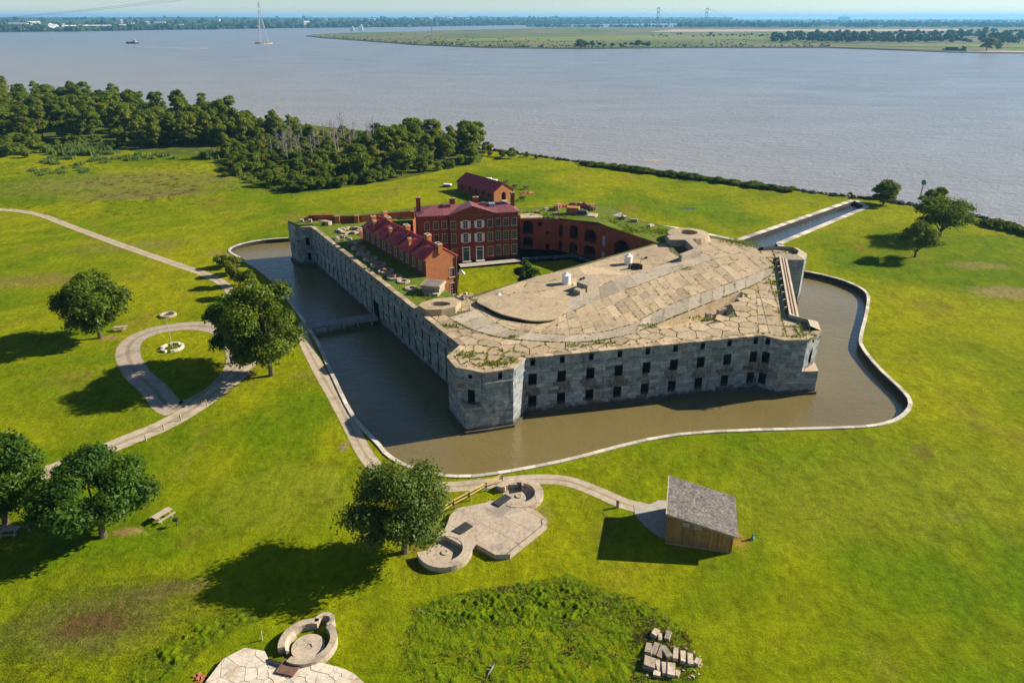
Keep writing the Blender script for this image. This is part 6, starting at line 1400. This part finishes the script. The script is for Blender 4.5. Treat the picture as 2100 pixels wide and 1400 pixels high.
# guns and gear on the lawn behind the fort
def field_gun(px, py, rz, label, z=0.0):
    x, y = at(px, py, z); t = thing('field_gun', label, 'cannon', (x, y, z), rz, 'old cannons behind the fort')
    m = MB(); m.tube((-1.1, 0, 1.1), (1.3, 0, 1.35), .22, .14, 10); m.lathe((-1.15, 0, 1.08), [(.1, -.1), (.14, 0), (.1, .1)], 8); m.build('barrel', 'iron', t)
    for s in (-.75, .75):
        w = MB(); R0 = .75
        for k in range(14): a, b = 2 * math.pi * k / 14, 2 * math.pi * (k + 1) / 14; w.tube((R0 * math.cos(a), s, .75 + R0 * math.sin(a)), (R0 * math.cos(b), s, .75 + R0 * math.sin(b)), .06, .06, 4)
        for k in range(7): a = 2 * math.pi * k / 7; w.tube((0, s, .75), (R0 * math.cos(a), s, .75 + R0 * math.sin(a)), .04, .04, 4)
        w.build('wheel', 'iron', t)
    m = MB(); m.tube((0, -.75, .75), (0, .75, .75), .07, .07, 6); m.tube((.2, 0, 1.0), (-2.4, 0, .1), .14, .1, 5); m.build('carriage', 'iron', t)
field_gun(1038, 378, .6, 'black cannon just right of the brick store roof'); field_gun(1055, 387, .4, 'black cannon beside the brick store gable'); field_gun(1079, 388, .9, 'black cannon on the brown brick pad'); field_gun(1071, 412, .2, 'black cannon nearest the brick house chimney')
m = MB((*at(1080, 396), 0)); x, y = at(1080, 396); m.box((x, y, 0), (4.6, 3.2, .12), .3, 0, .5); [m.box((x + random.uniform(-2, 2), y + random.uniform(-1.4, 1.4), .1), (.5, .3, .25), random.random() * 3, 0, random.random()) for _ in range(20)]
thing('brick_pad', 'low pad of loose red bricks under a cannon on the lawn', 'brick pad', (x, y, 0), 0, None, m.mesh('brick_pad', 'brick_core'))
def tent_cart(px, py, sx, label): 
    x, y = at(px, py); t = thing('covered_stack', label, 'covered stack', (x, y, 0), -.2, 'white covered stacks behind the fort'); m = MB(); m.box((0, 0, 0), (sx * .9, 1.3, .7)); m.build('base', 'iron', t); m = MB(); m.box((0, 0, .7), (sx, 1.7, .35), 0, 0, .5, .8); m.build('cover', 'white', t)
tent_cart(917, 383, 3.2, 'white covered stack left of the brick store'); tent_cart(1002, 371, 2.6, 'white covered stack peeping over the brick store roof, left one'); tent_cart(1014, 374, 2.0, 'white covered stack peeping over the brick store roof, right one')
x, y = at(1886, 406); t = thing('channel_marker', 'white post with green oval panel standing at the river shore', 'marker', (x, y, 0)); m = MB(); m.tube((0, 0, 0), (.35, .2, 4.6), .24, .2, 8); m.build('post', 'cream', t); m = MB(); m.lathe((.38, .2, 4.4), [(0, -.2), (.7, .1), (.85, .9), (.55, 1.6), (0, 1.75)], 12); m.build('lamp_drum', 'marker_green', t)

# ------------------------------------------------------------------ river traffic and far structures
x, y = at(541, 90, -2); t = thing('transmission_tower', 'very tall pale lattice power tower standing in the river', 'tower', (x, y, -2), .5)
m = MB(); m.box((0, 0, 0), (34, 16, 4)); m.lathe((0, 0, 0), [(22, .0), (19, 2.2), (0, 2.2)], 14); m.build('foundation', 'slab_grey', t)
fw, Ht = 9.0, 127.5; lv = [0, 28, 52, 72, 88, 100, 110, 118, Ht]
m = MB(); cr_ = [(-1, -1), (1, -1), (1, 1), (-1, 1)]; wz = lambda z: fw * max(.12, 1 - z / 82) if z < 70 else 1.3
for a, b in zip(lv, lv[1:]):
    wa, wb = wz(a), wz(b)
    for i in range(4):
        p, q = cr_[i], cr_[(i + 1) % 4]; m.tube((p[0] * wa, p[1] * wa, a + 4), (p[0] * wb, p[1] * wb, b + 1), .9 if a < 70 else .6, .8 if a < 70 else .55, 4)
        if a >= 28: m.tube((p[0] * wa, p[1] * wa, a + 4), (q[0] * wb, q[1] * wb, b + 1), .3, .3, 3)
        m.tube((p[0] * wb, p[1] * wb, b + 1), (q[0] * wb, q[1] * wb, b + 1), .3, .3, 3)
m.build('lattice', 'tower_steel', t)
for k, (dx, dz) in enumerate(((0, 118), (0, 112))):
    m = MB((x, y, 100)); N = 22; P0 = Vector((x, y, dz)); P1 = Vector((x - 2600, y + 1250, 40))
    pts = [P0.lerp(P1, i / N) + Vector((0, 0, -4 * (42 - k * 2) * (i / N) * (1 - i / N))) for i in range(N + 1)]
    for a, b in zip(pts, pts[1:]): m.tube(a, b, .4, .4, 3, 0, .5, False)
    m = m.mesh('power_line', 'tower_steel'); thing('power_line', ('upper' if k == 0 else 'lower') + ' thin power line sagging from the river tower to the left', 'power line', (x, y, 100), 0, 'power lines over the river', m)
# tug with its wake
x, y = at(272, 90, -2); t = thing('tugboat', 'dark tugboat trailing a pale wake on the river', 'boat', (x, y, -2), math.pi - .12)
m = MB(); hp = [(-15, -3.6), (8, -4), (15, -1.5), (16.5, 0), (15, 1.5), (8, 4), (-15, 3.6)]; m.prism(hp, 0, lambda X, Y: 2.6 + max(0, X) * .11, 0, .5); m.build('hull', 'hull', t); m = MB(); m.box((-5, 0, 2.4), (9, 5.5, 3.2)); m.box((-6, 0, 5.6), (5, 4.4, 3)); m.build('wheelhouse', 'cream', t); m = MB(); m.tube((-7, 0, 8.4), (-7, 0, 15), .35, .2, 5); m.tube((-9.5, 0, 4), (-9.5, 0, 8), 1, 1, 8); m.build('mast', 'cream', t)
m = MB(); wk = spline(ats([(262, 92), (285, 94.5), (325, 97), (380, 99), (430, 100)], -1.9), 6)
for i, (a, b) in enumerate(zip(wk, wk[1:])):
    w0, w1 = 3 + i * .5, 3 + (i + 1) * .5; m.poly([(a[0], a[1] - w0, -1.95), (b[0], b[1] - w1, -1.95), (b[0], b[1] + w1, -1.95), (a[0], a[1] + w0, -1.95)])
m.build('boat_wake', 'foam', kind='structure')
x, y = at(1957, 105.5, -2); t = thing('barge', 'low dark work barge lying near the right far shore', 'barge', (x, y, -2), -.02); m = MB(); m.prism([(-20, -5), (18, -5), (22, 0), (18, 5), (-20, 5)], 0, 4.5); m.build('hull', 'hull', t); m = MB(); m.box((-6, 0, 4.5), (20, 6, 2.5)); m.box((14, 0, 4.5), (2, 2, 5)); m.build('deckhouse', 'hull', t)
x, y = at(1343, 329, -2); m = MB(); m.flat([(x + 4.8 * math.cos(a) * (1 + .2 * math.sin(3 * a)), y + 1.3 * math.sin(a)) for a in [i * .42 for i in range(15)]], -1.97); m.build('shoal_foam', 'sand', kind='structure')
# far suspension bridge
def susp():
    xa, ya = at(1348, 53, 0); xb, yb = at(1447, 52, 0); t = thing('suspension_bridge', 'hazy twin towered suspension bridge on the horizon', 'bridge', (xa, ya, 0)); a = Vector((xa, ya)); b = Vector((xb, yb)) ; b = a + (b - a); d = (b - a); L = d.length; d /= L; rz = math.atan2(d.y, d.x)
    for s in (0, L):
        m = MB((xa, ya, 0))
        for o in (-9, 9): m.box((a.x + d.x * s - d.y * o, a.y + d.y * s + d.x * o, -2), (5, 4, 120), rz, 0, .5, .7)
        for z in (50, 85, 114): m.box((a.x + d.x * s, a.y + d.y * s, z), (7, 18, 5), rz)
        m.build('tower', 'bridge_steel', t)
    m = MB((xa, ya, 0)); m.box((a.x + d.x * L / 2, a.y + d.y * L / 2, 44), (L * 2.2, 12, 3), rz); m.build('deck', 'bridge_steel', t); m = MB((xa, ya, 0))
    f = lambda u: 48 + 70 * (2 * u - 1) ** 2 if 0 <= u <= 1 else 118 - 72 * min(1, abs(u - (0 if u < 0 else 1)) / .55)
    us = [-.55 + 2.1 * i / 30 for i in range(31)]
    for u0, u1 in zip(us, us[1:]): m.tube((a.x + d.x * L * u0, a.y + d.y * L * u0, f(u0)), (a.x + d.x * L * u1, a.y + d.y * L * u1, f(u1)), .8, .8, 4, 0, .5, False)
    m.build('main_cable', 'bridge_steel', t); m = MB((xa, ya, 0))
    for s in np.linspace(-L * .7, L * 1.7, 14): m.box((a.x + d.x * s, a.y + d.y * s, -2), (6, 12, 46), rz)
    m.build('pier', 'bridge_steel', t, kind='stuff')
susp()
# pale buildings along the left far shore
BLD = [(12, 53, 60, 9), (31, 52, 50, 10), (50, 52.5, 110, 11), (85, 51.5, 60, 16), (102, 52.5, 34, 9), (60, 55, 40, 8), (103, 62, 46, 16), (118, 61, 36, 20), (132, 62, 60, 17), (150, 59.5, 60, 14), (165, 61, 45, 15), (194, 61.5, 120, 18), (243, 58.5, 30, 16), (137, 53, 70, 8), (165, 54, 40, 7), (225, 51.5, 60, 8), (262, 49, 14, 20), (295, 50.5, 30, 14), (326, 50, 70, 11), (283, 51, 40, 8), (385, 55.5, 70, 10), (402, 55.5, 45, 9), (460, 44.5, 30, 14), (630, 52, 40, 22), (660, 44, 22, 16), (742, 44, 20, 15), (770, 41, 60, 12), (808, 40.5, 24, 14), (842, 40, 50, 14), (880, 41, 40, 20), (912, 40, 26, 22), (925, 41, 60, 20), (943, 40, 34, 24), (960, 42, 40, 14)]
kinds_ = ['long white shed', 'white block', 'pale warehouse', 'low white building']
for i, (px, py, w, h) in enumerate(BLD):
    ys = 1.0; xg, yg = at(px, max(py, 49) if py > 49 else 49, 0); dist = math.hypot(xg, yg); q = Vector((xg, yg)) 
    kk = min(range(len(SHQ)), key=lambda j: abs(SHQ[j][0] / SHQ[j][1] - xg / yg)); base = SHQ[kk]; bd = math.hypot(*base)
    rowz = py
    # walk back over the rising ground until the building stands at the row it shows on
    best = None
    for k in range(nk * 12 - 12):
        f = k / 12; j = int(f); vv = Vector(V_H[kk * nk + j]).lerp(Vector(V_H[kk * nk + min(nk - 1, j + 1)]), f - j); dd = vv.y * math.cos(PITCH) - (vv.z - CAM_H) * math.sin(PITCH); uu = vv.y * math.sin(PITCH) + (vv.z - CAM_H) * math.cos(PITCH); row = 700 - FOC * uu / dd
        if best is None or abs(row - py) < best[0]: best = (abs(row - py), vv.copy())
    vv = best[1]; sc_ = 1.0
    m = MB(); m.box((0, 0, -3), (w, w * .35, h + 3)); m.poly([(-w / 2, -w * .18, h), (w / 2, -w * .18, h), (w / 2, 0, h * 1.15), (-w / 2, 0, h * 1.15)]); m.poly([(w / 2, w * .18, h), (-w / 2, w * .18, h), (-w / 2, 0, h * 1.15), (w / 2, 0, h * 1.15)]); 
    thing('far_building', 'small pale building on the hazy far left shore', 'building', tuple(vv), math.atan2(vv.y, vv.x) - math.pi / 2 + random.uniform(-.3, .3), 'pale buildings along the far left shore', m.mesh('far_building', 'far_white'))
for px, py, w, h, lab in ((722, 63.5, 18, 14, 'left one'), (740, 63.5, 20, 20, 'right one')): x, y = at(px, py, -1); m = MB(); m.box((0, 0, 0), (w, w * .6, h)); m.box((w * .2, 0, h), (w * .3, w * .3, h * .4)); thing('far_building', f'white works building behind the tip of the far meadow, {lab}', 'building', (x, y, -1), .1, 'works buildings on the far meadow', m.mesh('far_building', 'far_white'))
def far_mast(px, py, h, label, w=2.2, z=-1.0):
    x, y = at(px, py, z); t = thing('far_mast', label, 'mast', (x, y, z), 0); m = MB()
    for s in (-1, 1): m.tube((s * h * .08, 0, 0), (s * h * .015, 0, h), w * .5, w * .3, 4)
    m.build('lattice', 'tower_steel', t); m = MB(); 
    for k in (.7, .85): m.box((0, 0, h * k), (h * .22, w * .4, w * .5))
    m.build('cross_arm', 'tower_steel', t)
far_mast(886, 75, 30, 'pale power mast standing on the far meadow'); far_mast(897, 55, 68, 'dark stack rising from the far left shore', 5)
x, y = at(1730, 42, 0); t = thing('drilling_tower', 'small slanted crane tower on the right horizon', 'crane', (x, y, 0)); m = MB(); m.box((0, 0, 0), (220, 60, 66)); m.build('base', 'tower_steel', t); m = MB(); m.tube((-30, 0, 60), (45, 0, 122), 9, 6, 5); m.build('boom', 'tower_steel', t)
for i, (px, py, s, lab) in enumerate(((1190, 97, 1.1, 'round tree alone at the left end of the far shore scrub'), (1308, 97, 1.0, 'round tree alone at the right end of the far shore scrub'), (2022, 105, 2.0, 'broad tree alone on the far right beach'), (2047, 104, .9, 'small tree beside the broad one on the far right beach'), (1976, 105, .55, 'tiny tree at the left end of the far right beach'), (1458, 74, .9, 'single tree on the far meadow'))):
    x, y = at(px, py, -1); t = thing('far_tree', lab, 'tree', (x, y, -1.2), random.random() * 6, 'single trees on the far shore', sc=(s, s, s * (.75 if s > 1.5 else .9))); link('trunk', woods[2][1], t); link('crown', woods[2][0], t)
